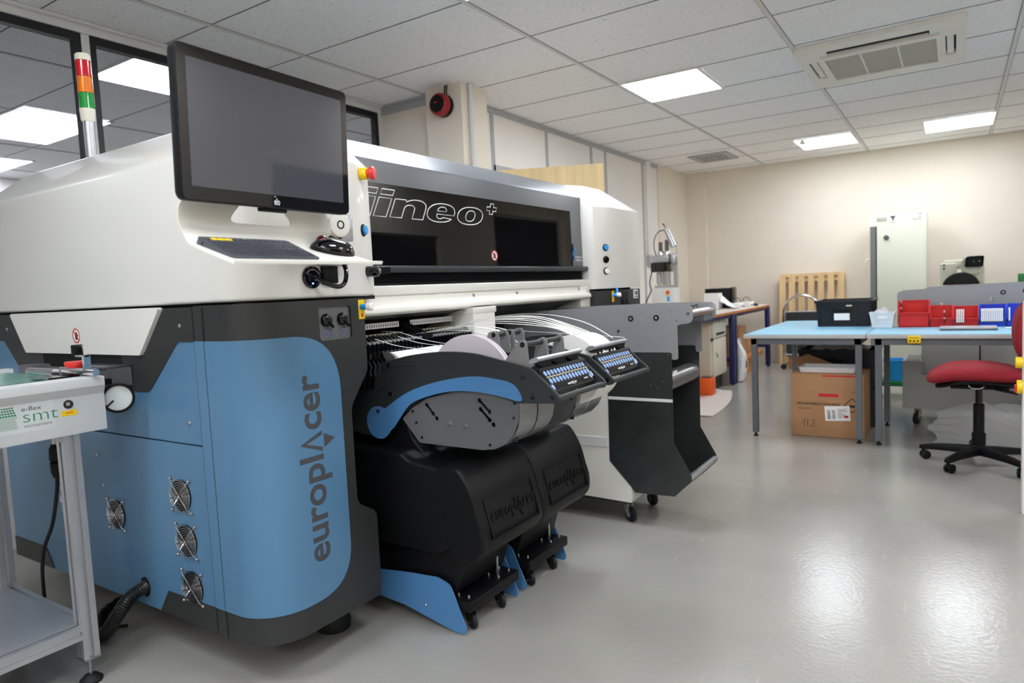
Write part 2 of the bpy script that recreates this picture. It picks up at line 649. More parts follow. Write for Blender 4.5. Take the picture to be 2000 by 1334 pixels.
wall('floor', 'floor', (-9.2, 1.7, -6.6, 10.0, -0.1, 0))
wall('ceiling', 'ceiling', (-9.2, 1.7, -6.6, 10.0, CH + 0.006, CH + 0.1))
b = B()
for k in range(-6, 3):
    x = GX + k * PX
    b.box(x - 0.013, x + 0.013, -6.6, 10, CH, CH + 0.008)
struct(b.make('trim_1', 'framewhite'))
b = B()
for k in range(-17, 8):
    y = GY + k * PY
    b.box(-9.2, 1.7, y - 0.003, y + 0.003, CH + 0.0035, CH + 0.008)
for k in range(-6, 3):
    x = GX + k * PX
    b.box(x - 0.0165, x - 0.0135, -6.6, 10, CH + 0.0035, CH + 0.008)
    b.box(x + 0.0135, x + 0.0165, -6.6, 10, CH + 0.0035, CH + 0.008)
struct(b.make('trim_2', 'gap'))  # grey strips drawn as the shadow lines along the tile joints

wall('wall_back', 'cream', (-3.31, 1.7, 10.0, 10.15, 0, CH + 0.05), (-3.31, -3.03, 9.93, 10.0, 0, CH + 0.05))
wall('wall_left', 'cream', (-3.46, -3.31, 8.80, 10.15, 0, CH + 0.05))
wall('wall_partition', 'panel', (-3.46, -3.33, 4.45, 8.80, 0, CH + 0.05))
wall('wall_column', 'cream', (-3.42, -3.08, 4.18, 4.51, 0, CH + 0.05))
wall('wall_return', 'cream', (-4.02, -3.42, 4.30, 4.40, 0, CH + 0.05))
wall('wall_glazed', 'framewhite', (-4.07, -4.0, -6.6, 4.30, 0, 0.95))
wall('wall_behind', 'cream', (-9.2, 1.7, -6.75, -6.6, 0, CH + 0.05))
wall('wall_far', 'panel', (-9.35, -9.2, -6.6, 10, 0, CH + 0.05))
wall('wall_far_end', 'panel', (-9.2, -3.46, 10.0, 10.15, 0, CH + 0.05))
# right wall with three window openings
WIN = ((0.2, 2.4, 2.03), (4.06, 6.70, 2.03), (7.95, 9.85, 2.40))
boxes = [(1.7, 1.85, -6.75, 10.15, 0, 1.0), (1.7, 1.85, -6.75, 10.15, 2.4, CH + 0.05)]
ye = -6.75
for (y0, y1, zt) in WIN:
    boxes.append((1.7, 1.85, ye, y0, 1.0, 2.4))
    if zt < 2.4:
        boxes.append((1.7, 1.85, y0, y1, zt, 2.4))
    ye = y1
boxes.append((1.7, 1.85, ye, 10.15, 1.0, 2.4))
wall('wall_right', 'cream', *boxes)
for k, (y0, y1, zt) in enumerate(WIN):
    b = B()
    for (ya, yb, za, zb) in ((y0, y1, 1.0, 1.04), (y0, y1, zt - 0.04, zt), (y0, y0 + 0.04, 1.0, zt), (y1 - 0.04, y1, 1.0, zt)):
        b.box(1.76, 1.84, ya, yb, za, zb)
    f = struct(b.make('window_%d' % (k + 3), 'framewhite'))
    b = B()
    for i in range(int((zt - 1.06) / 0.03)):
        z = 1.05 + i * 0.03
        b.box(1.742, 1.746, y0 + 0.03, y1 - 0.03, z, z + 0.027, mtx=Matrix.Translation((0, 0, 0)))
    o = b.make('blind', 'navyblind', f)
# partition wall: grey profiles
b = B()
b.box(-3.335, -3.318, 4.51, 8.80, 2.705, CH + 0.004)
for y in (4.935, 5.87, 6.845, 7.205, 8.30):
    b.box(-3.335, -3.322, y - 0.022, y + 0.022, 0, 2.71)
b.box(-3.335, -3.322, 4.93, 6.845, 2.22, 2.275)
struct(b.make('trim_3', 'profile'))
b = B()
b.box(-4.0, -3.40, 4.285, 4.31, 2.685, 2.735)
b.box(-4.0, -3.40, 4.27, 4.31, 2.735, CH + 0.004)
struct(b.make('trim_4', 'profile'))
b = B()
b.box(-4.06, -3.985, -6.6, 4.3, 2.70, 2.737)
b.box(-4.06, -3.95, -6.6, 4.3, 2.737, CH + 0.004, bev=0.003)
b.box(-4.05, -3.995, 4.255, 4.3, 0.95, 2.70)
b.box(-4.05, -3.995, 1.966, 2.008, 0.95, 2.70)
struct(b.make('trim_5', 'framewhite'))
for k, (y0, y1) in enumerate(((-6.5, 1.966), (2.008, 4.255))):
    b = B()
    b.box(-4.05, -4.0, y0, y1, 2.655, 2.70)
    b.box(-4.05, -4.0, y0, y1, 0.95, 0.99)
    b.box(-4.05, -4.0, y0, y0 + 0.035, 0.99, 2.655)
    b.box(-4.05, -4.0, y1 - 0.035, y1, 0.99, 2.655)
    f = struct(b.make('window_%d' % (k + 1), 'frameblack'))
    b = B()
    b.box(-4.03, -4.024, y0 + 0.03, y1 - 0.03, 0.985, 2.66)
    b.make('pane', 'pane', f)


# ---------------------------------------------------------------- ceiling lamps
def lamp(x0, x1, y0, y1, label, group=None, glow='diffuser'):
    t = thing('ceiling_light', label, 'ceiling light', ((x0 + x1) / 2, (y0 + y1) / 2, CH), 0, group)
    b = B()
    b.slab(rect(x0 - 0.02, x1 + 0.02, y0 - 0.02, y1 + 0.02), [rect(x0, x1, y0, y1)], CH - 0.006, CH + 0.004, 'z')
    b.make('frame', 'acwhite', t)
    b = B()
    b.box(x0, x1, y0, y1, CH - 0.003, CH + 0.004)
    b.make('diffuser', glow, t)
    return t


lamp(-2.185, -1.592, 5.08, 5.725, 'bright square ceiling panel light, nearest one right of the red sounder')
t = lamp(-1.56, -0.972, 8.52, 9.215, 'square ceiling panel light with a small round sensor on its corner, near the back wall', glow='diffuser_far')
b = B()
b.lathe([(0, 0), (0.05, 0), (0.045, -0.03), (0.02, -0.045), (0, -0.045)], (-1.47, 8.57, CH - 0.003), n=20)
b.make('sensor', 'acwhite', t)
lamp(-0.275, 0.341, 8.55, 9.24, 'bright square ceiling panel light above the pale green cabinet by the back wall', glow='diffuser_far')
lamp(-2.185, -1.592, 2.43, 3.06, 'ceiling panel light cut by the top edge of the picture')
lamp(-7.10, -5.94, 2.50, 3.10, 'wide bright ceiling light behind the glass, left of the signal tower')
lamp(-4.86, -4.24, 2.42, 3.02, 'square bright ceiling light behind the glass, between signal tower and monitor')
lamp(-9.1, -8.0, 2.5, 3.35, 'farthest ceiling light behind the glass, at the left picture edge')
for x, y in ((-1.89, 0.0), (0.03, 1.43), (0.03, -0.6), (-1.89, -2.55), (0.03, -2.55), (-1.89, -5.2), (0.03, -5.2), (1.25, 5.4), (1.25, 2.75), (1.25, -1.2), (-6.0, 6.5), (-6.0, 0.1), (-5.6, 8.2)):  # unseen lamps, added to brighten the room and the space behind the glass
    lamp(x - 0.3, x + 0.3, y - 0.32, y + 0.32, 'square ceiling panel light outside the picture, added to light the room', 'added ceiling lights out of view')

# ---------------------------------------------------------------- air conditioner, vent, sounder, conduits
t = thing('ceiling_air_conditioner', 'white ceiling cassette air conditioner with a beige grille', 'air conditioner', (-0.44, 5.68, CH))
b = B()
x0, x1, y0, y1 = -0.945, 0.06, 5.13, 6.21
b.slab(rounded(rect(x0, x1, y0, y1), 0.02), [rect(x0 + 0.16, x1 - 0.16, y0 + 0.29, y1 - 0.19), rect(x0 + 0.2, x1 - 0.2, y0 + 0.12, y0 + 0.205),
        rect(x0 + 0.055, x0 + 0.115, y0 + 0.3, y1 - 0.3), rect(x1 - 0.115, x1 - 0.055, y0 + 0.3, y1 - 0.3)], CH - 0.03, CH + 0.004, 'z')
b.slab(rounded(rect(x0 + 0.14, x1 - 0.14, y0 + 0.225, y1 - 0.14), 0.012), [rect(x0 + 0.165, x1 - 0.165, y0 + 0.29, y1 - 0.19)], CH - 0.042, CH - 0.028, 'z')
b.make('housing', 'acwhite', t)
b = B()
b.box(x0 + 0.03, x1 - 0.03, y0 + 0.03, y1 - 0.03, CH - 0.004, CH + 0.002)
b.make('inner_body', 'dark', t)
b = B()
b.box(x0 + 0.16, x1 - 0.16, y0 + 0.285, y1 - 0.185, CH - 0.032, CH - 0.024)
g = b.make('grille', 'acgrille', t)
b = B()
b.box(x0 + 0.2, x1 - 0.2, y0 + 0.13, y0 + 0.20, CH - 0.0315, CH - 0.02)
b.make('slot_shade', 'dark', t)  # dark plate standing in for the shade inside the slot
b = B()
for f_ in (0.333, 0.667):
    xx = x0 + 0.16 + (x1 - x0 - 0.32) * f_
    b.box(xx - 0.006, xx + 0.006, y0 + 0.285, y1 - 0.185, CH - 0.035, CH - 0.031)
b.make('rib', 'acwhite', g)
for (a0, a1, c0, c1, rx) in ((x0 + 0.205, x1 - 0.205, y0 + 0.150, y0 + 0.185, 0), (x0 + 0.068, x0 + 0.108, y0 + 0.32, y1 - 0.32, 1), (x1 - 0.108, x1 - 0.068, y0 + 0.32, y1 - 0.32, 1)):
    b = B()
    b.box(a0, a1, c0 + (0.012 if not rx else 0), c1 - (0.008 if not rx else 0), CH - (0.036 if not rx else 0.028), CH - (0.0316 if not rx else 0.022), bev=0.002)
    if rx:
        for yy in (c0 - 0.02, c1 + 0.004):
            b.box(a0 - 0.012, a1 + 0.012, yy, yy + 0.03, CH - 0.03, CH - 0.006)
    b.make('louvre', 'acwhite', t)

t = thing('ceiling_vent', 'small square metal ceiling vent with slats near the far corner', 'vent', (-2.58, 8.82, CH))
b = B()
b.slab(rect(-2.82, -2.34, 8.54, 9.1), [rect(-2.77, -2.39, 8.60, 9.04)], CH - 0.012, CH + 0.004, 'z')
b.make('frame', 'profile', t)
b = B()
b.box(-2.77, -2.39, 8.60, 9.04, CH - 0.001, CH + 0.003)
b.make('opening', 'dark', t)
for i in range(7):
    b = B()
    x = -2.75 + i * 0.055
    b.box(-0.011, 0.011, 8.60, 9.04, -0.002, 0.002, mtx=Matrix.Translation((x, 0, CH - 0.008)) @ Matrix.Rotation(R(-38), 4, 'Y'))
    b.make('slat', 'profile', t)

t = thing('alarm_sounder', 'round red and black alarm sounder high on the cream column', 'alarm', (-3.235, 4.18, 2.60))
c = (-3.235, 4.18, 2.60)
b = B()
b.lathe([(0, 0), (0.082, 0), (0.085, 0.02), (0.085, 0.04), (0, 0.04)], c, (0, -1, 0), n=36)
b.make('base', 'black', t)
b = B()
b.lathe([(0, 0.04), (0.083, 0.04), (0.085, 0.06), (0.082, 0.085), (0.070, 0.10), (0.064, 0.10), (0, 0.10)], c, (0, -1, 0), n=36)
b.make('housing', 'darkred', t)
b = B()
b.lathe([(0, 0.098), (0.064, 0.098), (0.06, 0.106), (0.02, 0.11), (0, 0.11)], c, (0, -1, 0), n=36)
g = b.make('grille', 'black', t)
b = B()
b.box(-3.25, -3.22, 4.066, 4.07, 2.605, 2.612)
b.make('mark', 'inkred', g)
for dx in (0.0, 0.018):
    b = B()
    b.tube([(-3.225 + dx, 4.165, 2.68), (-3.225 + dx, 4.17, 2.72), (-3.22 + dx, 4.172, CH)], 0.004)
    b.make('cable', 'rubber', t)

b = B()
b.cyl((-3.06, 4.275, 0), (-3.06, 4.275, CH), 0.022, n=16)
tag(b.make('conduit_pipe', 'framewhite'), 'white vertical pipe down the cream column', 'pipe')
t = thing('cable_trunking', 'white vertical cable trunking ending in a small socket on the partition wall', 'trunking', (-3.31, 8.45, 1.41))
b = B()
b.box(-3.332, -3.30, 8.37, 8.52, 1.55, CH, bev=0.004)
b.make('duct', 'panel', t)
b = B()
b.box(-3.332, -3.285, 8.36, 8.53, 1.41, 1.55, bev=0.006)
b.make('socket', 'profile', t)

# timber board standing behind the machine
b = B()
b.prism([(-3.13, 4.70), (-2.364, 5.077), (-2.372, 5.093), (-3.138, 4.716)], 'z', 0, 2.17)
tag(b.make('timber_board', 'ply'), 'tall pale timber board standing upright behind the machine', 'board')
b = B()
b.box(0.625, 0.93, 9.985, 9.999, 0.99, 1.10, bev=0.004)
tag(b.make('wall_sign', 'green'), 'small green sign on the back wall at the right picture edge', 'sign')
# ================================================================ THE PICK AND PLACE MACHINE
YA, YB = 1.23, 1.81            # left tower: outer side and inner side
MIR = 5.43                     # the right tower is its mirror image: y -> MIR - y


def plan(y0, xf, back, yin, rad, ych=0.12, xch=0.055):
    """Tower outline seen from above, outer side first."""
    p = [(back, y0)]
    p += [(q[0], q[1]) for q in arc(xf - rad, y0 + rad, rad, -90, 0, 8)]
    p += [(xf, yin - ych), (xf - xch, yin), (back, yin)]
    return p


machine = thing('pick_and_place_machine', 'large white, blue and grey electronics assembly machine with a long black window', 'machine', (-2.4, 2.7, 0))


def hood(mir, name):
    lo = plan(1.23, -1.71, -3.5, 1.81, 0.14)
    hi = plan(1.40, -1.885, -3.40, 1.81, 0.06, 0.11, 0.05)
    f = (lambda p, z: (p[0], MIR - p[1], z)) if mir else (lambda p, z: (p[0], p[1], z))
    if mir:
        lo = plan(1.23, -1.71, -3.5, 1.81, 0.035)
    zb = 1.176 if mir else 1.200
    b = B()
    b.loft([[f(p, zb) for p in lo], [f(p, 1.655) for p in lo], [f(p, 1.80) for p in hi]], bev=0.012, seg=3)
    return b.make(name, 'white', machine, ang=50)


hood(False, 'left_hood')
hood(True, 'right_hood')


# --- wrapped front corner of the left tower: s runs along the flat side, round the corner, along the front
RAD = 0.14
S1 = 0.125                      # flat side part from the seam to the arc
SA = RAD * PI / 2


def wrap(s, off=0.0):
    if s < S1:
        return (-1.975 + s, 1.23 - off)
    if s < S1 + SA:
        a = (s - S1) / RAD
        return (-1.85 + (RAD + off) * math.sin(a), 1.37 - (RAD + off) * math.cos(a))
    return (-1.71 + off, 1.37 + s - S1 - SA)


SE = S1 + SA + 0.32             # s at the inner edge of the front (y = 1.69)


def wrapped(outline, holes, off, thick):
    """A plate with outline in (s, z), bent round the corner."""
    b = bmesh.new()
    es = []
    for lp in [outline] + list(holes):
        vs = [b.verts.new((p[0], 0, p[1])) for p in lp]
        es += [b.edges.new((vs[i - 1], vs[i])) for i in range(len(vs))]
    bmesh.ops.triangle_fill(b, edges=es, use_beauty=True)
    for k in range(0, 11):
        bmesh.ops.bisect_plane(b, geom=b.verts[:] + b.edges[:] + b.faces[:], plane_co=(S1 + SA * k / 10, 0, 0), plane_no=(1, 0, 0))
    g = bmesh.ops.extrude_face_region(b, geom=b.faces[:])
    top = [e for e in g['geom'] if isinstance(e, bmesh.types.BMVert)]
    for v in b.verts:
        v.co.y = 0
    for v in top:
        v.co.y = 1
    for v in b.verts:
        x, y = wrap(v.co.x, off + (thick if v.co.y > 0.5 else 0))
        v.co = V((x, y, v.co.z))
    bmesh.ops.recalc_face_normals(b, faces=b.faces)
    r = B()
    r._merge(b)
    return r


# carcase behind the panels
b = B()
b.loft([[(p[0], p[1], z) for p in plan(1.242, -1.716, -3.47, 1.60, 0.13, 0.01, 0.005)] for z in (0.14, 1.19)])
b.prism([(1.55, 0.14), (1.69, 0.14), (1.69, 0.445), (1.60, 0.50), (1.60, 0.83), (1.69, 0.945), (1.69, 1.19), (1.55, 1.19)], 'x', -2.4, -1.7165)
b.make('carcase', 'grey', machine)
b = B()
b.box(-3.46, -1.76, 1.26, 1.80, 1.188, 1.201)
b.make('shadow_gap', 'dark', machine)
# front corner panel, grey, with the recess for the two key switches cut out
out = [(0.004, 0.142), (SE - 0.003, 0.142), (SE - 0.003, 0.44), (SE - 0.09, 0.497), (SE - 0.09, 0.83), (SE - 0.003, 0.945), (SE - 0.003, 1.1935), (0.004, 1.1935)]
sy = lambda y: S1 + SA + (y - 1.37)
rec = rounded(rect(sy(1.487), sy(1.625), 1.062, 1.172), 0.012, 3)
fp = wrapped(rounded(out, [0, 0, 0.03, 0.05, 0.06, 0.05, 0, 0], 4), [rec], 0.0, 0.006)
fp.make('front_panel', 'grey', machine, ang=30)
b = B()
b.box(-1.715, -1.7125, 1.48, 1.632, 1.055, 1.18)
for (ya, yb, za, zb) in ():
    pass
b.make('switch_recess', 'midgrey', machine)
# blue part of the corner panel
blue = [(0.004, 0.232), (sy(1.24), 0.232), (sy(1.555), 0.232), (sy(1.555), 1.085), (0.004, 1.085)]
bl = rounded(blue, [0, 0, 0.22, 0.19, 0], 12)
wrapped(bl, [], 0.006, 0.0035).make('front_blue_panel', 'blue', machine, ang=30)
b = B()
b.box(-1.978, -1.972, 1.224, 1.245, 0.142, 1.19)
b.make('panel_seam', 'dark', machine)
b = B()
b.box(-1.9215, -1.92, 1.2196, 1.226, 0.142, 1.188)
b.make('edge_fold', 'grey', machine)
# word mark running up the front
b = B()
logo(b, 0.1335, basis((-1.6998, 1.462, 0.355), (0, 0, 1), (0, -1, 0)), 0.0006, bold=0.016)
b.make('word_mark', 'inkgrey', machine)

# side panels (facing the loader)
YP = 1.23


def plate(poly, name, material, y=YP, th=0.006, rad=0.0, holes=(), parent=None):
    b = B()
    b.slab(rounded(poly, rad, 5) if rad else poly, holes, y, y + th, 'y')
    return b.make(name, material, parent or machine)


plate([(-3.45, 0.142), (-1.979, 0.142), (-1.979, 0.748), (-3.45, 0.748)], 'lower_side_panel', 'blue', 1.231)
plate([(-3.45, 0.753), (-1.979, 0.753), (-1.979, 1.19), (-3.45, 1.19)], 'upper_side_panel', 'blue', 1.231)
g = [(-1.979, 1.19), (-1.979, 1.082), (-2.075, 1.082), (-2.245, 0.93), (-2.27, 0.912), (-2.42, 0.912), (-2.42, 1.046), (-2.27, 1.046), (-2.14, 1.19)]
plate(rounded(g, [0, 0, 0.03, 0.02, 0.04, 0, 0, 0, 0], 5), 'side_grey_panel', 'grey', 1.228)
g2 = [(-5.43 - p[0], p[1]) for p in g][::-1]
plate(rounded([(max(-3.45, p[0]), p[1]) for p in g2], 0), 'side_grey_panel', 'grey', 1.228)
plate([(-3.25, 1.194), (-2.142, 1.194), (-2.283, 1.037), (-3.13, 1.037)], 'side_white_panel', 'white', 1.216, 0.018, 0.012)
plate([(-3.07, 0.915), (-2.415, 0.915), (-2.415, 1.04), (-3.07, 1.04)], 'conveyor_slot', 'dark', 1.2285, 0.004)
plate([(-2.315, 0.142), (-2.255, 0.225), (-1.979, 0.225), (-1.979, 0.142)], 'skirt', 'grey', 1.228, 0.004, 0.0)
plate([(-3.45, 0.142), (-3.45, 0.225), (-3.16, 0.225), (-3.10, 0.142)], 'skirt', 'grey', 1.228, 0.004, 0.0)
screws('panel_screw', [(-2.054, 1.228, 1.132), (-2.048, 1.231, 0.821), (-3.31, 1.228, 1.13), (-2.66, 1.231, 0.66), (-2.63, 1.231, 0.55), (-3.0, 1.231, 0.62)], 0.008, (0, -1, 0), machine)


def no_touch(c, right, up, r, parent):
    """Round 'do not touch' sign: red ring and bar over a black hand on white."""
    m_ = basis(c, right, up)
    b = B()
    b.slab(circle(0, 0, r, 32), [], 0, 0.0004, 'z', m_)
    s = b.make('warning_sign', 'paper', parent)
    b = B()
    b.slab([(x * r, y * r) for x, y in ((-0.30, -0.5), (0.22, -0.55), (0.34, -0.2), (0.55, 0.1), (0.45, 0.2), (0.26, 0.02), (0.28, 0.45), (0.17, 0.47), (0.12, 0.1),
            (0.08, 0.55), (-0.04, 0.55), (-0.05, 0.1), (-0.14, 0.5), (-0.25, 0.47), (-0.2, 0.05), (-0.33, 0.35), (-0.43, 0.3), (-0.33, -0.1))], [], 0.0004, 0.0007, 'z', m_)
    b.make('hand_symbol', 'inkblack', s)
    b = B()
    b.slab(circle(0, 0, r, 32), [circle(0, 0, r * 0.82, 32)], 0.0007, 0.001, 'z', m_)
    b.box(-0.09 * r, 0.09 * r, -0.85 * r, 0.85 * r, 0.0007, 0.0011, mtx=m_ @ Matrix.Rotation(R(45), 4, 'Z'))
    b.make('ring', 'inkred', s)


no_touch((-2.70, 1.2155, 1.104), (1, 0, 0), (0, 0, 1), 0.027, machine)

# fans with wire guards
for (fx, fz) in ((-2.129, 0.575), (-2.117, 0.424), (-2.105, 0.268), (-2.555, 0.45), (-2.915, 0.46)):
    b = B()
    b.slab(circle(fx, fz, 0.054, 32), [], 1.2275, 1.232, 'y')
    b.lathe([(0, 0), (0.02, 0), (0.018, 0.003), (0, 0.003)], (fx, 1.2275, fz), (0, -1, 0), n=20)
    for k in range(7):
        a = 2 * PI * k / 7
        p = [(fx + math.cos(a + da) * rr, fz + math.sin(a + da) * rr) for rr, da in ((0.02, -0.3), (0.05, 0.1), (0.05, 0.55), (0.02, 0.4))]
        b.slab(p, [], 1.2262, 1.2276, 'y')
    fan = b.make('fan', 'dark', machine)
    b = B()
    for rr in (0.012, 0.020, 0.028, 0.036, 0.044, 0.052, 0.058):
        b.tube([(fx + rr * math.cos(2 * PI * k / 28), 1.222, fz + rr * math.sin(2 * PI * k / 28)) for k in range(28)], 0.0009, n=5, closed=True)
    for sx, sz in ((1, 1), (1, -1)):
        b.tube([(fx - sx * 0.053, 1.2275, fz - sz * 0.053), (fx - sx * 0.042, 1.220, fz - sz * 0.042), (fx + sx * 0.042, 1.220, fz + sz * 0.042), (fx + sx * 0.053, 1.2275, fz + sz * 0.053)], 0.0014, n=6)
    b.make('wire_guard', 'chrome', fan)
    screws('screw', [(fx + sx * 0.053, 1.2275, fz + sz * 0.053) for sx in (-1, 1) for sz in (-1, 1)], 0.006, (0, -1, 0), fan, h=0.006)

# cable outlet
b = B()
b.slab(circle(-2.405, 0.208, 0.03, 24, 0.036), [], 1.229, 1.2312, 'y')
b.make('cable_outlet', 'dark', machine)
# conveyor rails reaching out of the slot
b = B()
b.box(-2.52, -2.36, 1.145, 1.225, 0.935, 1.0)
b.box(-3.06, -2.95, 1.16, 1.225, 0.94, 0.995)
b.box(-2.95, -2.52, 1.19, 1.225, 0.955, 0.985)
b.make('conveyor_rail', 'midgrey', machine)
b = B()
b.box(-2.60, -2.36, 1.14, 1.225, 0.998, 1.004)
b.make('rail_top', 'steel', machine)
# feet
for (x, y) in ((-1.90, 1.63), (-3.3, 1.5), (-1.95, 3.85), (-3.3, 3.85)):
    b = B()
    b.lathe([(0, 0), (0.06, 0), (0.062, 0.03), (0.05, 0.06), (0.03, 0.065), (0.03, 0.142), (0, 0.142)], (x, y, 0))
    b.make('foot', 'rubber', machine)

# --- right tower, lower part
b = B()
b.loft([[(p[0], MIR - p[1], z) for p in plan(1.242, -1.712, -3.47, 1.81, 0.03)] for z in (0.14, 1.165)])
b.make('right_carcase', 'grey', machine)
b = B()
b.box(-3.4, -1.78, MIR - 1.80, MIR - 1.26, 1.16, 1.18)
b.make('shadow_gap', 'dark', machine)
# recess, label and yellow tag on the right tower
b = B()
b.box(-1.7125, -1.7095, 3.86, 3.965, 1.055, 1.15)
g = b.make('socket_recess', 'dark', machine)
for y in (3.885, 3.925):
    b = B()
    b.lathe([(0, 0), (0.014, 0), (0.014, 0.012), (0, 0.014)], (-1.7095, y, 1.095), (1, 0, 0), n=14)
    b.tube([(-1.70, y, 1.095), (-1.68, y + 0.015, 1.06), (-1.685, y + 0.03, 1.02)], 0.004)
    b.make('cable_plug', 'rubber', g)
b = B()
b.slab(rounded(rect(4.055, 4.125, 1.105, 1.16), 0.006), [], -1.712, -1.7105, 'x')
g = b.make('round_sticker', 'paper', machine)
b = B()
b.slab(circle(4.075, 1.14, 0.012, 16), [circle(4.075, 1.14, 0.008, 16)], -1.7105, -1.71, 'x')
b.box(-1.7105, -1.71, 4.088, 4.116, 1.126, 1.15)
b.box(-1.7105, -1.71, 4.07, 4.12, 1.112, 1.119)
b.make('print', 'inkgrey', g)


def yellow_tag(y, z, x, parent, nx=(1, 0, 0)):
    b = B()
    b.box(x, x + 0.003, y - 0.014, y + 0.014, z - 0.033, z + 0.033)
    g = b.make('earth_point_tag', 'yellow', parent)
    b = B()
    b.box(x + 0.003, x + 0.0034, y - 0.004, y + 0.004, z - 0.026, z - 0.014)
    b.make('mark', 'inkred', g)
    b = B()
    b.cyl((x, y, z + 0.008), (x + 0.03, y + 0.004, z + 0.008), 0.0105)
    b.make('blue_stud', 'cyan', g)
    b = B()
    b.lathe([(0, 0.028), (0.013, 0.028), (0.0135, 0.045), (0.010, 0.05), (0, 0.05)], (x, y, z + 0.008), (1, 0.14, 0), n=18)
    b.make('white_cap', 'paper', g)


yellow_tag(1.674, 1.155, -1.7045, machine)
yellow_tag(3.745, 1.128, -1.712, machine)
b = B()
b.tube([(-1.69, 3.748, 1.14), (-1.685, 3.752, 1.16), (-1.69, 3.758, 1.178)], 0.007)
b.make('blue_plug', 'cyan', machine)

# --- push buttons on the two chamfers
CN = V((0.12, 0.055, 0)).normalized()          # outward normal of the left chamfer (x, +y)
CNR = V((0.12, -0.055, 0)).normalized()


def button(y, z, material, right, r=0.016):
    t = (y - 3.62) / 0.12 if right else (y - 1.69) / 0.12
    x = (-1.765 + 0.055 * t) if right else (-1.71 - 0.055 * t)
    n = CNR if right else CN
    b = B()
    b.lathe([(0, 0), (r * 1.35, 0), (r * 1.35, 0.004), (r * 1.1, 0.006), (0, 0.006)], (x, y, z), n, n=20)
    g = b.make('push_button', 'black', machine)
    b = B()
    b.lathe([(0, 0.005), (r, 0.005), (r, 0.012), (r * 0.9, 0.014), (0, 0.014)], (x, y, z), n, n=20)
    b.make('cap', material, g)


button(3.70, 1.418, 'cyan', True)
button(3.70, 1.347, 'blackg', True)
button(3.70, 1.28, 'paper', True)
button(1.73, 1.428, 'cyan', False)
# emergency stop on the left chamfer
p0 = V((-1.728, 1.735, 1.622))
b = B()
b.lathe([(0, 0), (0.021, 0), (0.021, 0.024), (0.016, 0.026), (0, 0.026)], p0, CN, n=24)
g = b.make('emergency_stop', 'yellow', machine)
b = B()
b.lathe([(0, 0.024), (0.015, 0.024), (0.017, 0.034), (0.0225, 0.038), (0.023, 0.046), (0.019, 0.051), (0, 0.053)], p0, CN, n=28)
b.make('mushroom_cap', 'red', g)
# key switch low on the left chamfer
p0 = V((-1.735, 1.745, 1.285))
b = B()
b.lathe([(0, 0), (0.019, 0), (0.019, 0.04), (0.013, 0.044), (0, 0.044)], p0, CN, n=24)
g = b.make('key_switch', 'blackg', machine)
b = B()
b.lathe([(0, 0.044), (0.008, 0.044), (0.008, 0.054), (0, 0.055)], p0, CN, n=16)
b.make('lock', 'screw', g)
b = B()
q = p0 + CN * 0.05
b.box(-0.002, 0.002, 0, 0.036, -0.011, 0.011, mtx=Matrix.Translation(q) @ V((0, 1, 0)).rotation_difference(CN).to_matrix().to_4x4())
b.make('key', 'black', g)

# two key switches in the recess, with pen sketches of a pig-shaped block under them
for y, dz, txt in ((1.521, 0.0, 'IQ'), (1.590, 0.0, 'Z1')):
    b = B()
    b.lathe([(0, 0), (0.021, 0), (0.021, 0.008), (0.016, 0.016), (0.013, 0.018), (0, 0.018)], (-1.7125, y, 1.128), (1, 0, 0), n=24)
    g = b.make('rotary_switch', 'blackg', machine)
    b = B()
    b.box(-0.003, 0.003, -0.014, 0.03, 0, 0.012, bev=0.001, mtx=Matrix.Translation((-1.694, y, 1.126)) @ Matrix.Rotation(R(-50), 4, 'X') @ basis((0, 0, 0), (0, 0, 1), (0, 1, 0)))
    b.make('lever', 'black', g)
    b = B()
    mt = basis((-1.7122, y + 0.004, 1.086), (0, 1, 0), (0, 0, 1))
    sk = [(-0.024, 0.012), (-0.014, -0.002), (-0.012, -0.018), (0.014, -0.018), (0.012, -0.012), (0.022, -0.008), (0.016, 0.006), (0.022, 0.012), (0.008, 0.012), (-0.012, 0.010), (-0.020, 0.004)]
    b.tube([mt @ V((x, z, 0)) for x, z in sk], 0.0006, n=4)
    put_text(b, txt, 0.016, mt @ Matrix.Translation((-0.007, -0.009, 0)), 0.0003)
    b.make('pen_sketch', 'inkblue', machine)

# USB socket puck with cable and plug box under the keyboard shelf
c = V((-1.71, 1.472, 1.267))
b = B()
b.lathe([(0, 0), (0.036, 0), (0.036, 0.006), (0.031, 0.009), (0.028, 0.006), (0, 0.006)], c, (1, 0, 0), n=36)
g = b.make('usb_socket', 'blackg', machine)
b = B()
b.box(c.x + 0.006, c.x + 0.016, c.y - 0.004, c.y + 0.012, c.z - 0.008, c.z + 0.006, bev=0.002)
b.box(c.x + 0.006, c.x + 0.009, c.y - 0.02, c.y - 0.006, c.z - 0.012, c.z + 0.012)
b.make('plug', 'black', g)
b = B()
b.lathe([(0, 0), (0.0026, 0), (0.0026, 0.0012), (0, 0.0014)], c + V((0.0062, 0.0, -0.02)), (1, 0, 0), n=10)
b.make('status_led', 'blueled', g)
b = B()
mt = basis((c.x + 0.0094, c.y, c.z + 0.016), (0, 1, 0), (0, 0, 1))
for k in range(9):
    a = R(150 - 15 * k)
    b.box(c.x + 0.0088, c.x + 0.0094, c.y + 0.026 * math.cos(a) - 0.0012, c.y + 0.026 * math.cos(a) + 0.0012, c.z + 0.024 * math.sin(a) - 0.0015, c.z + 0.024 * math.sin(a) + 0.0015)
b.make('print', 'ink', g)
b = B()
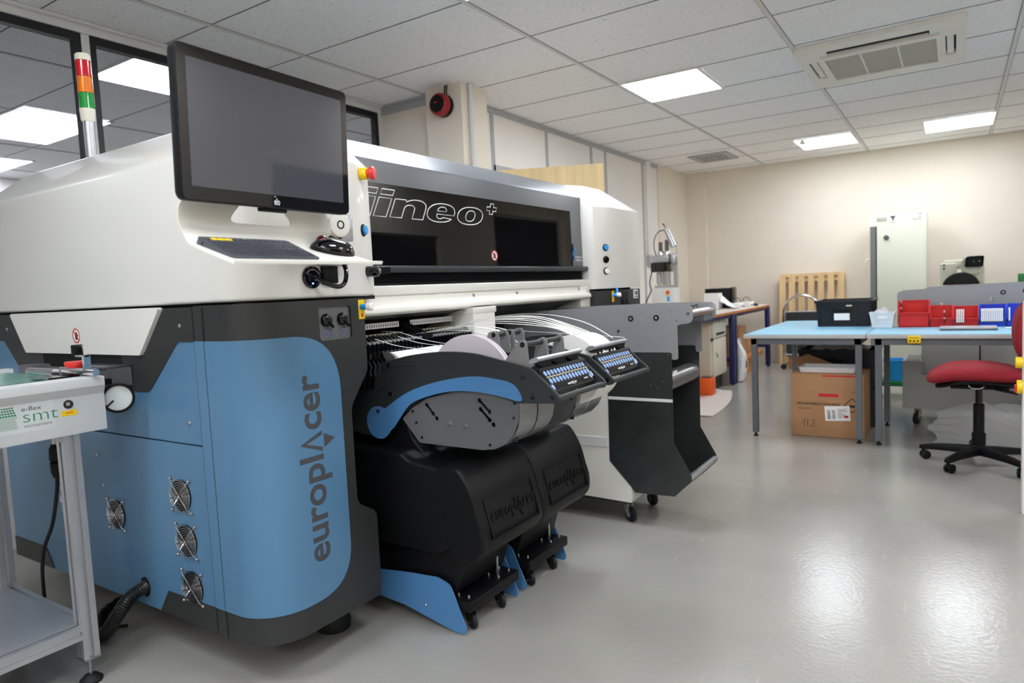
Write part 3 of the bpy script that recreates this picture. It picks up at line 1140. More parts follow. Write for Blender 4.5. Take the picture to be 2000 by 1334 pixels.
b.tube(smooth_path([(-1.695, 1.478, 1.262), (-1.672, 1.50, 1.245), (-1.655, 1.53, 1.234), (-1.65, 1.555, 1.245), (-1.65, 1.565, 1.28), (-1.66, 1.565, 1.31)], 6), 0.0075, n=10)
b.make('usb_cable', 'blackg', machine)
b = B()
b.box(-1.712, -1.69, 1.51, 1.57, 1.245, 1.325, bev=0.006)
b.make('plug_box', 'black', machine)

# --- lid with the long window
L0, L1 = 1.812, 3.62
b = B()
b.prism([(-1.838, 1.312), (-1.844, 1.64), (-1.842, 1.712), (-1.93, 1.795), (-2.95, 1.795), (-2.95, 1.312)], 'y', L0, L1, bev=0.004, seg=2)
lid = b.make('lid', 'lidgrey', machine)
sl = (1.64 - 1.312) / -0.010
lx = lambda z: -1.838 + (z - 1.312) / (1.64 - 1.312) * -0.006
b = B()
b.prism([(lx(1.314) + 0.003, 1.314), (lx(1.626) + 0.003, 1.626), (lx(1.626) - 0.002, 1.626), (lx(1.314) - 0.002, 1.314)], 'y', 1.82, 3.485)
win = b.make('window', 'glassblk', lid)
# outlined lettering on the window
tilt = V((lx(1.626) - lx(1.314), 0, 1.626 - 1.314)).normalized()
mt = basis((lx(1.455) + 0.0036, 1.752, 1.453), (0, 1, 0), tilt)
H_ = 0.073
EL = lambda cx_, cy_, rx, ry, a0, a1, n, p=2.3: [(cx_ + rx * math.copysign(abs(math.cos(R(a0 + (a1 - a0) * k / n))) ** (2 / p), math.cos(R(a0 + (a1 - a0) * k / n))),
                                                  cy_ + ry * math.copysign(abs(math.sin(R(a0 + (a1 - a0) * k / n))) ** (2 / p), math.sin(R(a0 + (a1 - a0) * k / n)))) for k in range(n + 1)]
L_i = [[(0, 0), (0, H_), (0.070, H_), (0.070, 0)], [(0, H_ * 1.17), (0, H_ * 1.46), (0.070, H_ * 1.46), (0.070, H_ * 1.17)]]
L_n = [[(0, 0), (0, H_), (0.064, H_), (0.066, H_ * 0.90)] + EL(0.128, H_ * 0.62, 0.068, H_ * 0.44, 118, 0, 10) + [(0.196, 0), (0.129, 0)] + EL(0.098, H_ * 0.5, 0.031, H_ * 0.24, 0, 180, 8) + [(0.067, 0)]]
L_e = [EL(0.0915, H_ * 0.5, 0.0915, H_ * 0.54, -8, 328, 30) + [(0.112, H_ * 0.24)] + EL(0.090, H_ * 0.42, 0.026, H_ * 0.26, 300, 180, 6), EL(0.092, H_ * 0.60, 0.030, H_ * 0.25, 0, 180, 10)]
L_o = [EL(0.0935, H_ * 0.5, 0.0935, H_ * 0.54, 0, 360, 36)[:-1], EL(0.0935, H_ * 0.5, 0.034, H_ * 0.33, 0, 360, 24)[:-1]]
L_p = [[(0.026, 0), (0.026, 0.016), (0, 0.016), (0, 0.034), (0.026, 0.034), (0.026, 0.05), (0.052, 0.05), (0.052, 0.034), (0.078, 0.034), (0.078, 0.016), (0.052, 0.016), (0.052, 0)]]
for y, z, sh, shape in ((1.811, 1.5, 0.5, L_i), (1.897, 1.5, 0.55, L_i), (1.988, 1.501, 0.53, L_n), (2.199, 1.501, 0.53, L_e), (2.407, 1.501, 0.5, L_o), (2.644, 1.556, 0.35, L_p)):
    mt = basis((lx(z) + 0.0034, y, z), (0, 1, 0), tilt)
    b = B()
    for lp in shape:
        b.tube([mt @ V((p[0] + sh * p[1], p[1], 0)) for p in lp], 0.0022, n=5, closed=True)
    b.make('outlined_letter', 'ink', lid)
no_touch((lx(1.36) + 0.0034, 2.692, 1.362), (0, 1, 0), tilt, 0.026, lid)
b = B()
for i, (dy, dz) in enumerate(((0, 0), (0.008, 0.012), (0.003, 0.024), (0.011, 0.036), (0.006, 0.048), (0.014, 0.060))):
    b.slab([(3.51 + dy - 0.007, 1.345 + dz), (3.51 + dy + 0.007, 1.349 + dz), (3.51 + dy + 0.005, 1.357 + dz), (3.51 + dy - 0.007, 1.354 + dz)], [], -1.8405, -1.836, 'x')
b.make('spark_symbol', 'cyan', lid)
b = B()
for s_, yy, zz in (('integrated', 3.525, 1.362), ('intelligence', 3.525, 1.344)):
    put_text(b, s_, 0.020, basis((lx(zz) + 0.0012, yy, zz), (0, 1, 0), tilt), 0.0004)
b.make('small_print', 'ink', lid)
b = B()
b.box(lx(1.43) + 0.0, lx(1.43) + 0.006, 3.488, 3.5, 1.40, 1.44)
b.box(lx(1.43) + 0.0, lx(1.43) + 0.006, 3.488, 3.5, 1.345, 1.375)
b.make('magnet_catch', 'blackg', lid)
b = B()
b.box(-1.87, -1.806, L0 - 0.02, 3.64, 1.284, 1.311, bev=0.008, seg=3)
b.make('lid_bar', 'charcoal', lid)
b = B()
n = 5
b.box(-2.0, -1.842, L0, L1 - 0.02, 1.236, 1.286)
for k in range(n):
    z = 1.238 + k * 0.0095
    b.prism([(-1.845, z), (-1.828, z + 0.00475), (-1.845, z + 0.0095)], 'y', L0, L1 - 0.02)
b.make('bellows', 'bellows', machine, ang=20)
b = B()
b.box(-2.0, -1.798, L0 - 0.03, 3.645, 1.198, 1.235, bev=0.006, seg=3)
b.make('front_lip', 'white', machine)
b = B()
b.prism(rounded([(-1.812, 1.20), (-1.790, 1.158), (-1.766, 1.154), (-1.762, 1.134), (-1.782, 1.124), (-2.1, 1.124), (-2.1, 1.20)], [0, 0.006, 0.008, 0.008, 0.006, 0, 0], 4), 'y', 1.70, 3.56)
b.box(-2.1, -1.80, 3.50, 3.618, 1.05, 1.20, bev=0.003)
b.make('fascia', 'white_matt', machine)
fn = V((0.5, 0, 0.86))
screws('fascia_screw', [(-1.8015, y, 1.180) for y in (2.46, 2.82, 3.48)], 0.008, (0.88, 0, 0.47), machine)
b = B()
b.box(-2.02, -1.752, 2.385, 2.553, 0.85, 1.128, bev=0.006)
b.box(-2.02, -1.748, 2.380, 2.560, 1.10, 1.128, bev=0.004)
b.make('centre_post', 'white', machine)
# dark interior of the feeder bay
b = B()
b.box(-3.4, -2.12, 1.61, 3.6, 0.142, 1.126)
b.make('bay_back', 'dark', machine)
b = B()
b.sheet([[(-1.80, y, 1.125), (-1.83, y, 1.118), (-1.88, y, 1.105), (-1.94, y, 1.085), (-2.0, y, 1.06), (-2.1, y, 1.03)] for y in (1.70, 3.61)], 0.003)
b.make('bay_hood', 'charcoal', machine, ang=60)
for (ya, yb) in ((1.72, 2.03), (2.10, 2.38)):
    b = B()
    b.box(-1.868, -1.862, ya, yb, 1.072, 1.094)
    g = b.make('slot_ruler', 'paper', machine)
    b = B()
    k = 0
    y = ya + 0.008
    while y < yb - 0.006:
        b.box(-1.862, -1.8615, y, y + 0.0035, 1.076, 1.086)
        y += 0.0125
    b.make('scale_marks', 'inkblack', g)
b = B()
b.prism([(-1.88, 1.09), (-1.74, 1.035), (-1.74, 1.02), (-1.88, 1.05)], 'y', 2.04, 2.09)
b.prism([(-1.88, 1.10), (-1.72, 1.04), (-1.72, 1.034), (-1.88, 1.094)], 'y', 2.05, 2.06)
b.make('bay_divider', 'black', machine)
b = B()
b.box(-1.93, -1.90, 2.60, 2.70, 1.083, 1.096, bev=0.003)
b.make('timber_block', 'pine', machine)

# --- signal tower on the roof
tx, ty = -2.945, 1.448
b = B()
b.cyl((tx, ty, 1.78), (tx, ty, 1.965), 0.020, n=20)
tower = b.make('signal_tower', 'alu', machine)
b = B()
b.lathe([(0, 1.955), (0.022, 1.955), (0.026, 1.962), (0.0285, 2.005), (0, 2.005)], (tx, ty, 0))
b.lathe([(0, 2.195), (0.0285, 2.195), (0.0285, 2.215), (0.024, 2.222), (0, 2.222)], (tx, ty, 0))
b.make('tower_cap', 'ivory', tower)
for nm, z0, z1 in (('sgreen', 2.005, 2.068), ('samber', 2.068, 2.132), ('sred', 2.132, 2.195)):
    b = B()
    b.lathe([(0, z0), (0.028, z0), (0.028, z0 + 0.012), (0.0268, z0 + 0.013), (0.0268, z1 - 0.002), (0.028, z1 - 0.001), (0, z1)], (tx, ty, 0), n=32)
    b.make('beacon_lens', nm, tower)
# ================================================================ MONITOR, SHELF, KEYBOARD, TRACKBALL
def frame3(c, yaw, tilt, roll):
    """Local frame of a hung rectangle: x = width (towards +Y), y = up its face, z = out of its face."""
    u = V((-math.sin(yaw), math.cos(yaw), 0))
    n0 = V((math.cos(yaw), math.sin(yaw), 0))
    v = -V((0, 0, 1)) * math.cos(tilt) + n0 * math.sin(tilt)
    ur = u * math.cos(roll) + v * math.sin(roll)
    vr = -u * math.sin(roll) + v * math.cos(roll)
    return basis(c, ur, -vr)


MM = frame3((-1.400, 1.119, 1.593), 0.050, -0.048, -0.003)
monitor = thing('touch_monitor', 'black touch screen monitor, switched off, on the arm at the machine front', 'monitor', (-1.40, 1.119, 1.42))
w, h = 0.255, 0.1665
b = B()
b.loft([[MM @ V((x, y, z)) for x, y in rounded(rect(-a, a, -c, c), 0.018, 6)] for a, c, z in ((w - 0.02, h - 0.02, -0.045), (w - 0.004, h - 0.004, -0.03), (w, h, -0.022), (w, h, -0.004), (w - 0.003, h - 0.003, 0.0))])
b.make('casing', 'black', monitor)
b = B()
b.loft([[MM @ V((x, y, z)) for x, y in rounded(rect(-w + 0.002, w - 0.002, -h + 0.002, h - 0.002), 0.016, 6)] for z in (-0.002, 0.001)])
b.make('bezel_glass', 'screenbez', monitor)
b = B()
b.loft([[MM @ V((x, y, z)) for x, y in rect(-0.231, 0.231, -0.135, 0.139)] for z in (0.0, 0.0016)])
b.make('screen', 'screen', monitor)
b = B()
put_text(b, 'elo', 0.0235, MM @ Matrix.Translation((-0.008, -0.1585, 0.0011)), 0.0002, bold=0.0002, sx=0.62)
b.box(-0.0075, -0.002, -0.1395, -0.138, 0.0011, 0.0015, mtx=MM)
b.make('logo', 'ink', monitor)
b = B()
b.box(-0.03, 0.05, -h - 0.008, -h + 0.004, -0.036, -0.018, bev=0.003, mtx=MM)
b.make('connector_cover', 'black', monitor)

# keyboard shelf: a bent sheet that hangs under the monitor
KM = frame3((-1.399, 1.062, 1.327), 0.105, 1.125, -0.021)     # top face of the keyboard
shelf = thing('keyboard_shelf', 'white bent sheet metal shelf under the monitor carrying keyboard and trackball', 'shelf', (-1.42, 1.13, 1.28))
tz = lambda y: -0.0135 - 0.105 * y          # the tray lies a little under the wedge of the keyboard
BM = MM @ Matrix.Translation((0, 0, -0.075))
cols = 16
row = lambda y, z, a, c: [KM @ V((a + (c - a) * k / cols, y, tz(y) + z)) for k in range(cols + 1)]
grid = [row(-0.096, 0.0115, -0.168, 0.352), row(-0.0985, 0.008, -0.169, 0.353), row(-0.098, 0.001, -0.169, 0.352), row(-0.093, 0.0, -0.168, 0.350),
        row(-0.03, 0.0, -0.167, 0.334), row(0.03, 0.0, -0.161, 0.312), row(0.052, 0.0, -0.158, 0.300)]
ctrl = row(0.078, 0.0, -0.150, 0.290)
PL, PR, PYB = -0.217, 0.256, -0.212
top = [BM @ V((PL + (PR - PL) * k / cols, PYB, 0)) for k in range(cols + 1)]
for i in range(1, 8):
    t_ = i / 7
    grid.append([p * (1 - t_) ** 2 + q * 2 * t_ * (1 - t_) + w_ * t_ * t_ for p, q, w_ in zip(grid[6], ctrl, top)])
b = B()
b.sheet(grid, 0.003)
b.make('tray', 'white_matt', shelf, ang=60)
b = B()
outer = rounded([(PL, PYB - 0.001), (PR, PYB - 0.001), (PR, -0.185), (0.206, -0.125), (-0.172, -0.125), (PL, -0.168)], [0.0, 0.0, 0.05, 0.02, 0.02, 0.05], 6)
hole = rounded([(-0.090, -0.203), (0.122, -0.205), (0.075, -0.155), (-0.045, -0.153)], [0.014, 0.014, 0.01, 0.01], 5)
b.slab(outer, [hole], -0.0015, 0.0015, 'z', BM)
b.make('back_plate', 'white_matt', shelf)

# articulated arm between the machine front and the monitor
arm = thing('monitor_arm', 'white and grey articulated monitor arm behind the keyboard shelf', 'monitor arm', (-1.70, 1.52, 1.35))
b = B()
b.box(-1.712, -1.66, 1.49, 1.60, 1.30, 1.48, bev=0.012)
b.make('mount_column', 'alu', arm)
b = B()
b.cyl((-1.60, 1.51, 1.372), (-1.60, 1.51, 1.45), 0.034, n=28, bev=0.004)
b.box(-1.68, -1.60, 1.485, 1.535, 1.375, 1.447, bev=0.006)
b.make('pivot', 'alu', arm)
b = B()
b.cyl((-1.59, 1.452, 1.415), (-1.535, 1.446, 1.415), 0.037, n=36, bev=0.006)
b.box(-1.585, -1.545, 1.30, 1.45, 1.425, 1.47, bev=0.01)
b.box(-1.585, -1.50, 1.09, 1.32, 1.50, 1.60, bev=0.01)
b.box(-1.585, -1.545, 1.28, 1.34, 1.43, 1.60, bev=0.01)
b.make('upper_link', 'white_matt', arm)
b = B()
b.lathe([(0.009, 0), (0.013, 0), (0.013, 0.0012), (0.009, 0.0012)], (-1.5350, 1.446, 1.415), (1, -0.1, 0), n=28)
b.make('pivot_ring', 'black', arm)
b = B()
b.box(-1.60, -1.555, 1.425, 1.47, 1.335, 1.385, bev=0.008)
b.make('cable_clip', 'black', arm)
b = B()
b.box(-1.52, -1.456, 1.07, 1.17, 1.55, 1.65, bev=0.006)
b.make('screen_plate', 'alu', arm)

# keyboard
kb = thing('keyboard', 'dark grey compact keyboard with three yellow keys on the white shelf', 'keyboard', (-1.40, 1.062, 1.31))
b = B()
wx, wy = 0.1395, 0.062
b.loft([[KM @ V((x, y, zf(y))) for x, y in rounded(rect(-wx, wx, -wy, wy), 0.012, 5)] for zf in (lambda y: tz(y) + 0.002, lambda y: -0.003, lambda y: 0.0)], bev=0.0)
b.make('body', 'keyb', kb)
b = B()
b.box(-0.1398, -0.1392, 0.036, 0.042, -0.012, -0.006, mtx=KM)
b.make('power_switch', 'black', kb)
b = B()
for k in range(8):
    b.box(-0.012 + k * 0.0035, -0.0098 + k * 0.0035, 0.0555, 0.0575, 0.0, 0.0003, mtx=KM)
b.make('maker_mark', 'label', kb)
rows = [(0.046, 13, 0.0075, [1] * 13), (0.0295, 14, 0.009, [1] * 14), (0.0115, 14, 0.009, [1.1] + [1] * 13), (-0.0065, 13, 0.009, [1.6] + [1] * 11 + [1.5]),
        (-0.0245, 12, 0.009, [2.0] + [1] * 10 + [2.1]), (-0.0425, 10, 0.009, [1, 1, 1, 1, 5, 1, 1, 1, 1, 1])]
first = {}
for ri, (yy, n, hh, ws) in enumerate(rows):
    unit = 0.268 / sum(ws)
    x = -0.134
    for ki, wk in enumerate(ws):
        cxk = x + unit * wk / 2
        x += unit * wk
        yel = ri == 0 and ki in (1, 2, 3)
        key = (round(wk, 2), ri == 0, yel, round(unit, 5))
        if key not in first:
            b = B()
            hw = unit * wk / 2 - 0.0014
            hy = hh - 0.0014
            loop = rounded(rect(-hw, hw, -hy, hy), min(hw, hy) * 0.85, 4)
            b.loft([[V((p[0] * s, p[1] * s, z)) for p in loop] for s, z in ((1, -0.001), (1, 0.0012), (0.9, 0.002), (0.5, 0.0017))])
            o = b.make('key', 'yellow' if yel else 'keycap', kb, ang=60, world=False)
            first[key] = o
        else:
            o = first[key].copy()
            COL.objects.link(o)
            o.parent = kb
        o.matrix_local = WORLD[kb.name].inverted() @ KM @ Matrix.Translation((cxk, yy, 0.0))

# trackball
tb = thing('trackball', 'glossy black thumb trackball with a dark red ball, right of the keyboard', 'mouse', (-1.41, 1.32, 1.30))
TM = KM @ Matrix.Translation((0.280, 0.022, tz(0.022) + 0.003)) @ Matrix.Rotation(R(-105), 4, 'Z') @ Matrix.Diagonal((0.92, 0.92, 0.92, 1))
b = B()
loops = []
for z, sx, sy, dx, dy in ((0, 0.046, 0.068, 0, 0), (0.006, 0.049, 0.071, 0, 0), (0.014, 0.048, 0.070, 0, 0), (0.024, 0.042, 0.062, 0.001, 0.0), (0.033, 0.033, 0.050, 0.003, 0.002), (0.039, 0.021, 0.034, 0.005, 0.004), (0.0415, 0.008, 0.014, 0.006, 0.004)):
    loops.append([TM @ V((dx + sx * math.cos(2 * PI * k / 32) * (1 + 0.08 * math.sin(2 * PI * k / 32)), dy + sy * math.sin(2 * PI * k / 32), z)) for k in range(32)])
b.loft(loops)
b.make('body', 'blackg', tb, ang=70)
b = B()
loops = []
for z, s in ((0.004, 1.04), (0.013, 1.03)):
    loops.append([TM @ V((0.0485 * s * math.cos(2 * PI * k / 32) * (1 + 0.08 * math.sin(2 * PI * k / 32)), 0.0705 * s * math.sin(2 * PI * k / 32), z - 0.004)) for k in range(32)])
b.loft(loops)
b.make('base', 'black', tb)
b = B()
b.ball(KM @ V((0.246, 0.038, 0.011)), 0.0165, n=24)
b.make('ball', 'ball', tb)

# ================================================================ THE LOADER CONVEYOR
LX = -2.28
loader = thing('loader_conveyor', 'white board loader conveyor on aluminium profile legs at the left picture edge', 'conveyor', (-2.65, 0.6, 0))
LY0, LY1 = 0.22, 1.092
b = B()
b.prism(rounded([(LX, 0.815), (LX, 0.932), (LX + 0.010, 0.958), (LX + 0.010, 0.985), (LX - 0.05, 0.988), (LX - 0.05, 0.815)], 0.002, 2), 'y', LY0, LY1)
b.prism([(-2.98, 0.815), (-2.98, 0.992), (-2.93, 0.992), (-2.93, 0.815)], 'y', LY0, LY1)
b.box(-2.94, LX - 0.04, LY0, LY1 - 0.012, 0.815, 0.965)
b.make('body', 'loaderwhite', loader)
b = B()
b.prism([(LX + 0.0008, 0.9325), (LX + 0.0106, 0.9575), (LX + 0.0098, 0.9575), (LX, 0.9325)], 'y', LY0, LY1 - 0.001)
b.make('fold', 'edgegrey', loader)
b = B()
b.box(-2.92, LX - 0.055, LY0, LY1 - 0.02, 0.964, 0.980)
b.make('cover_glass', 'greenmat', loader)
b = B()
b.box(LX - 0.056, LX - 0.05, LY0, LY1 - 0.02, 0.97, 0.9885)
b.make('gasket', 'rubber', loader)
# labels on the front
mt = basis((LX + 0.0006, 0.80, 0.857), (0, 1, 0), (0, 0, 1))
b = B()
b.box(-0.02, 0.143, -0.008, 0.078, -0.0004, 0.0, mtx=mt)
lab = b.make('maker_label', 'label', loader)
b = B()
put_text(b, 'e-flex', 0.019, mt @ Matrix.Translation((0.058, 0.053, 0)), 0.0002, sx=1.25)
b.make('label_title', 'inkgrey', lab)
b = B()
put_text(b, 'smt', 0.052, mt @ Matrix.Translation((0.058, 0.020, 0)), 0.0002, sx=1.25, bold=-0.0008)
b.make('label_word', 'inkgreen', lab)
b = B()
put_text(b, 'microsystems', 0.0128, mt @ Matrix.Translation((0.062, 0.005, 0)), 0.0002, sx=1.05)
b.make('label_subtitle', 'midgrey', lab)
b = B()
for i in range(9):
    for j in range(9):
        r_ = 0.0014 + 0.0021 * (i / 8.0) * 0.6 + 0.0006
        x = -0.02 + 0.005 + j * 0.0082 * (0.78 + 0.028 * i)
        y = 0.068 - i * 0.0074
        if x < 0.044:
            b.slab([(x + q[0], y + q[1]) for q in circle(0, 0, r_ + 0.0008, 6)], [[(x + q[0], y + q[1]) for q in circle(0, 0, r_, 6)]] if i > 3 else [], 0, 0.0003, 'z', mt)
b.make('hexagon_pattern', 'inkgreen', lab)
b = B()
b.lathe([(0, 0), (0.014, 0), (0.013, 0.003), (0, 0.003)], (LX, 0.985, 0.911), (1, 0, 0), n=24)
g = b.make('port', 'blackg', loader)
b = B()
b.box(LX + 0.003, LX + 0.006, 0.977, 0.987, 0.908, 0.918)
b.make('socket', 'alu', g)
b = B()
b.box(LX, LX + 0.0006, 0.963, 1.008, 0.876, 0.893)
g = b.make('yellow_label', 'yellow', loader)
b = B()
for k in range(6):
    b.box(LX + 0.0006, LX + 0.0009, 0.976 + k * 0.0035, 0.978 + k * 0.0035, 0.883, 0.888)
b.make('print', 'inkred', g)
# things on the deck
b = B()
b.cyl((-2.64, 1.03, 0.998), (-2.45, 1.03, 0.998), 0.013, n=20)
b.cyl((-2.47, 1.055, 1.003), (-2.24, 1.055, 1.003), 0.011, n=20)
b.box(-2.52, -2.36, 0.97, 1.07, 0.985, 0.991)
b.make('roller', 'chrome', loader)
b = B()
b.lathe([(0, 0.982), (0.026, 0.982), (0.026, 1.005), (0.031, 1.012), (0.036, 1.022), (0.035, 1.03), (0, 1.032)], (-2.425, 1.085, 0), n=28)
b.make('emergency_stop', 'red', loader)
b = B()
b.box(-2.362, -2.336, 1.042, 1.07, 1.056, 1.088, bev=0.003)
g = b.make('sensor', 'black', loader)
b = B()
b.box(-2.325, -2.275, 1.045, 1.065, 1.0, 1.006)
b.box(-2.300, -2.288, 1.045, 1.065, 1.0, 1.055)
b.box(-2.35, -2.288, 1.048, 1.062, 1.05, 1.056)
b.tube([(-2.335, 1.055, 1.08), (-2.31, 1.055, 1.085), (-2.30, 1.055, 1.05), (-2.30, 1.055, 1.01)], 0.004)
b.make('sensor_bracket', 'chrome', g)
# width adjusting hand wheel beyond the end face
c = V((-2.306, 1.145, 0.905))
b = B()
b.lathe([(0.040, 0), (0.046, 0.0), (0.049, 0.006), (0.049, 0.016), (0.046, 0.02), (0.041, 0.02)], c, (1, -0.35, 0.0), n=40)
wl = b.make('hand_wheel', 'black', loader)
b = B()
b.lathe([(0, 0), (0.041, 0), (0.041, 0.012), (0, 0.013)], c, (1, -0.35, 0.0), n=36)
b.make('wheel_face', 'label', wl)
b = B()
ax = V((1, -0.35, 0)).normalized()
q0 = c + ax * 0.014
sd = V((0.33, 0.94, 0)).normalized()
b.tube([q0 + (-sd * 0.036 + V((0, 0, -0.026))), q0 + (-sd * 0.014 + V((0, 0, -0.006)))], 0.0028)
b.make('pointer', 'black', wl)
b = B()
b.cyl(c - ax * 0.002, c - ax * 0.02 + V((0, 0.0, 0)), 0.008)
b.make('shaft', 'screw', wl)
b = B()
b.box(-2.34, -2.30, 1.09, 1.13, 0.952, 0.972, bev=0.003)
b.box(-2.325, -2.285, 1.10, 1.118, 0.966, 0.975, bev=0.003)
b.make('clamp_lever', 'black', loader)


# profile frame with slots
def profile_bar(p0, p1, w_, name, parent, axis):
    """Square T-slot bar between two points along an axis."""
    hw = w_ / 2
    q = []
    s, d = hw * 0.26, hw * 0.55
    for k in range(4):
        a = k * PI / 2
        for x, y in ((hw, -hw), (hw, -s), (d, -s), (d, s), (hw, s)):
            q.append((x * math.cos(a) - y * math.sin(a), x * math.sin(a) + y * math.cos(a)))
    b = B()
    f = {'x': lambda p, t: (t, p0[1] + p[0], p0[2] + p[1]), 'y': lambda p, t: (p0[0] + p[0], t, p0[2] + p[1]), 'z': lambda p, t: (p0[0] + p[0], p0[1] + p[1], t)}[axis]
    i = 'xyz'.index(axis)
    b.loft([[f(p, p0[i]) for p in q], [f(p, p1[i]) for p in q]])
    return b.make(name, 'alu', parent, ang=20)


for (x, y) in ((-2.34, 1.0), (-2.93, 1.0), (-2.34, 0.32), (-2.93, 0.32)):
    lg = profile_bar((x, y, 0.085), (x, y, 0.815), 0.048, 'leg', loader, 'z')
    b = B()
    b.cyl((x, y, 0.01), (x, y, 0.085), 0.006, n=12)
    b.make('foot_stud', 'screw', lg)
    b = B()
    b.lathe([(0, 0), (0.032, 0), (0.034, 0.008), (0.02, 0.022), (0.01, 0.026), (0, 0.026)], (x, y, 0), n=24)
    b.make('foot', 'rubber', lg)
    b = B()
    b.box(x - 0.025, x + 0.025, y - 0.025, y + 0.025, 0.08, 0.086)
    b.make('end_plate', 'screw', lg)
for x in (-2.34, -2.93):
    profile_bar((x, 0.344, 0.175), (x, 0.976, 0.175), 0.044, 'cross_bar', loader, 'y')
for y in (1.0, 0.32):
    profile_bar((-2.906, y, 0.175), (-2.364, y, 0.175), 0.044, 'cross_bar', loader, 'x')
b = B()
b.box(-2.905, -2.365, 0.345, 0.975, 0.196, 0.2)
b.make('shelf_plate', 'alu', loader)
b = B()
b.lathe([(0, 0), (0.012, 0), (0.01, 0.006), (0, 0.007)], (-2.34, 0.976, 0.80), (1, -1, 0), n=14)
b.make('frame_bolt', 'screw', loader)

# power lead with an inline plug hanging from the loader
t = thing('power_lead', 'black power lead with an inline plug hanging under the loader', 'cable', (-2.56, 1.05, 0.0))
b = B()
b.cyl((-2.553, 1.05, 0.815), (-2.553, 1.05, 0.745), 0.008, n=14)
b.make('gland', 'alu', t)
b = B()
b.lathe([(0, 0), (0.012, 0), (0.019, 0.02), (0.020, 0.05), (0.016, 0.056), (0.021, 0.062), (0.02, 0.1), (0.012, 0.115), (0, 0.115)], (-2.558, 1.05, 0.635), (0.05, 0, 1), n=20)
b.make('plug', 'black', t)
b = B()
b.tube(smooth_path([(-2.56, 1.05, 0.64), (-2.575, 1.05, 0.58), (-2.632, 1.05, 0.46), (-2.72, 1.05, 0.35), (-2.78, 1.06, 0.22), (-2.80, 1.08, 0.08), (-2.75, 1.14, 0.012), (-2.60, 1.25, 0.01)], 8), 0.0062, n=10)
b.make('cord', 'rubber', t)
# corrugated conduit
path = smooth_path([(-2.405, 1.236, 0.208), (-2.40, 1.20, 0.205), (-2.42, 1.17, 0.178), (-2.46, 1.15, 0.12), (-2.52, 1.14, 0.055), (-2.60, 1.15, 0.029), (-2.75, 1.25, 0.028), (-2.85, 1.50, 0.028)], 26)
b = B()
b.tube(path, [0.024 if (i // 2) % 2 else 0.0195 for i in range(len(path))], n=16)
tag(b.make('corrugated_conduit', 'hose', ang=80), 'ribbed black conduit coming out of the blue side panel', 'conduit')
# ================================================================ FEEDER TROLLEYS
def caster(x, y, z1, r, parent, ang=0.0, name='caster', fork='screw', w_=0.018):
    """Swivel caster: fork plates and wheel; z1 = height of the mounting plate."""
    M_ = Matrix.Translation((x, y, 0)) @ Matrix.Rotation(ang, 4, 'Z')
    b = B()
    b.box(-0.028, 0.028, -0.024, 0.024, z1 - 0.004, z1, mtx=M_)
    b.cyl((0, 0, z1 - 0.004), (0, 0, z1 - 0.016), 0.018, n=18, mtx=M_)
    for s in (-1, 1):
        b.prism([(-0.02, z1 - 0.014), (0.02, z1 - 0.014), (0.036, r - 0.008), (0.030, r - 0.014), (0.016, r - 0.01)], 'y', s * (w_ / 2 + 0.003), s * (w_ / 2 + 0.006), mtx=M_)
    f = b.make(name, fork, parent)
    b = B()
    b.lathe([(0, -w_ / 2), (r * 0.8, -w_ / 2), (r, -w_ / 2 + 0.004), (r, w_ / 2 - 0.004), (r * 0.8, w_ / 2), (0, w_ / 2)], (0.026, 0, r), (0, 1, 0), n=28, mtx=M_)
    b.make('wheel', 'rubber', f)
    b = B()
    b.lathe([(0, -w_ / 2 - 0.008), (0.005, -w_ / 2 - 0.008), (0.005, w_ / 2 + 0.008), (0, w_ / 2 + 0.008)], (0.026, 0, r), (0, 1, 0), n=12, mtx=M_)
    b.make('axle', 'screw', f)
    return f


tr = thing('feeder_trolley', 'nearest black feeder trolley with a blue striped side arm and blue floor fins', 'feeder trolley', (-1.6, 1.965, 0), 0, 'feeder trolleys')
Y0, Y1 = 1.80, 2.128
# body: a moulded black housing
side = [(-2.1, 0.30), (-1.50, 0.30), (-1.42, 0.34), (-1.40, 0.45), (-1.42, 0.56), (-1.46, 0.602), (-1.53, 0.608), (-1.60, 0.618), (-1.64, 0.64), (-2.1, 0.645)]
sp = rounded(side, [0, 0.02, 0.04, 0.05, 0.05, 0.03, 0.03, 0.03, 0.02, 0], 5)
b = B()
b.prism(sp, 'y', 1.752, 2.122, bev=0.012, seg=3)
neck = [(-2.1, 0.58), (-1.55, 0.58), (-1.55, 0.605), (-1.60, 0.625), (-1.655, 0.68), (-1.68, 0.77), (-1.73, 0.84), (-2.1, 0.86)]
b.prism(rounded(neck, [0, 0, 0.01, 0.04, 0.06, 0.06, 0.03, 0], 5), 'y', 1.835, 2.10, bev=0.012, seg=3)
for cx_, cz_, rr in ((-1.56, 0.545, 0.011), (-1.60, 0.46, 0.015), (-1.60, 0.40, 0.014), (-1.625, 0.37, 0.013)):
    b.lathe([(0, 0), (rr, 0), (rr * 0.9, 0.002), (0, 0.002)], (cx_, 1.753, cz_), (0, -1, 0), n=20)
b.make('body', 'black', tr, ang=40)
b = B()
b.loft([[(x, y0_, z) for x, z in rounded([(-2.1, 0.13), (-1.47, 0.13), (-1.435, 0.24), (-1.44, 0.34), (-2.1, 0.34)], [0, 0.03, 0.03, 0.02, 0], 4)] for y0_ in (1.818, 2.115)], bev=0.008)
b.make('lower_body', 'black', tr, ang=40)
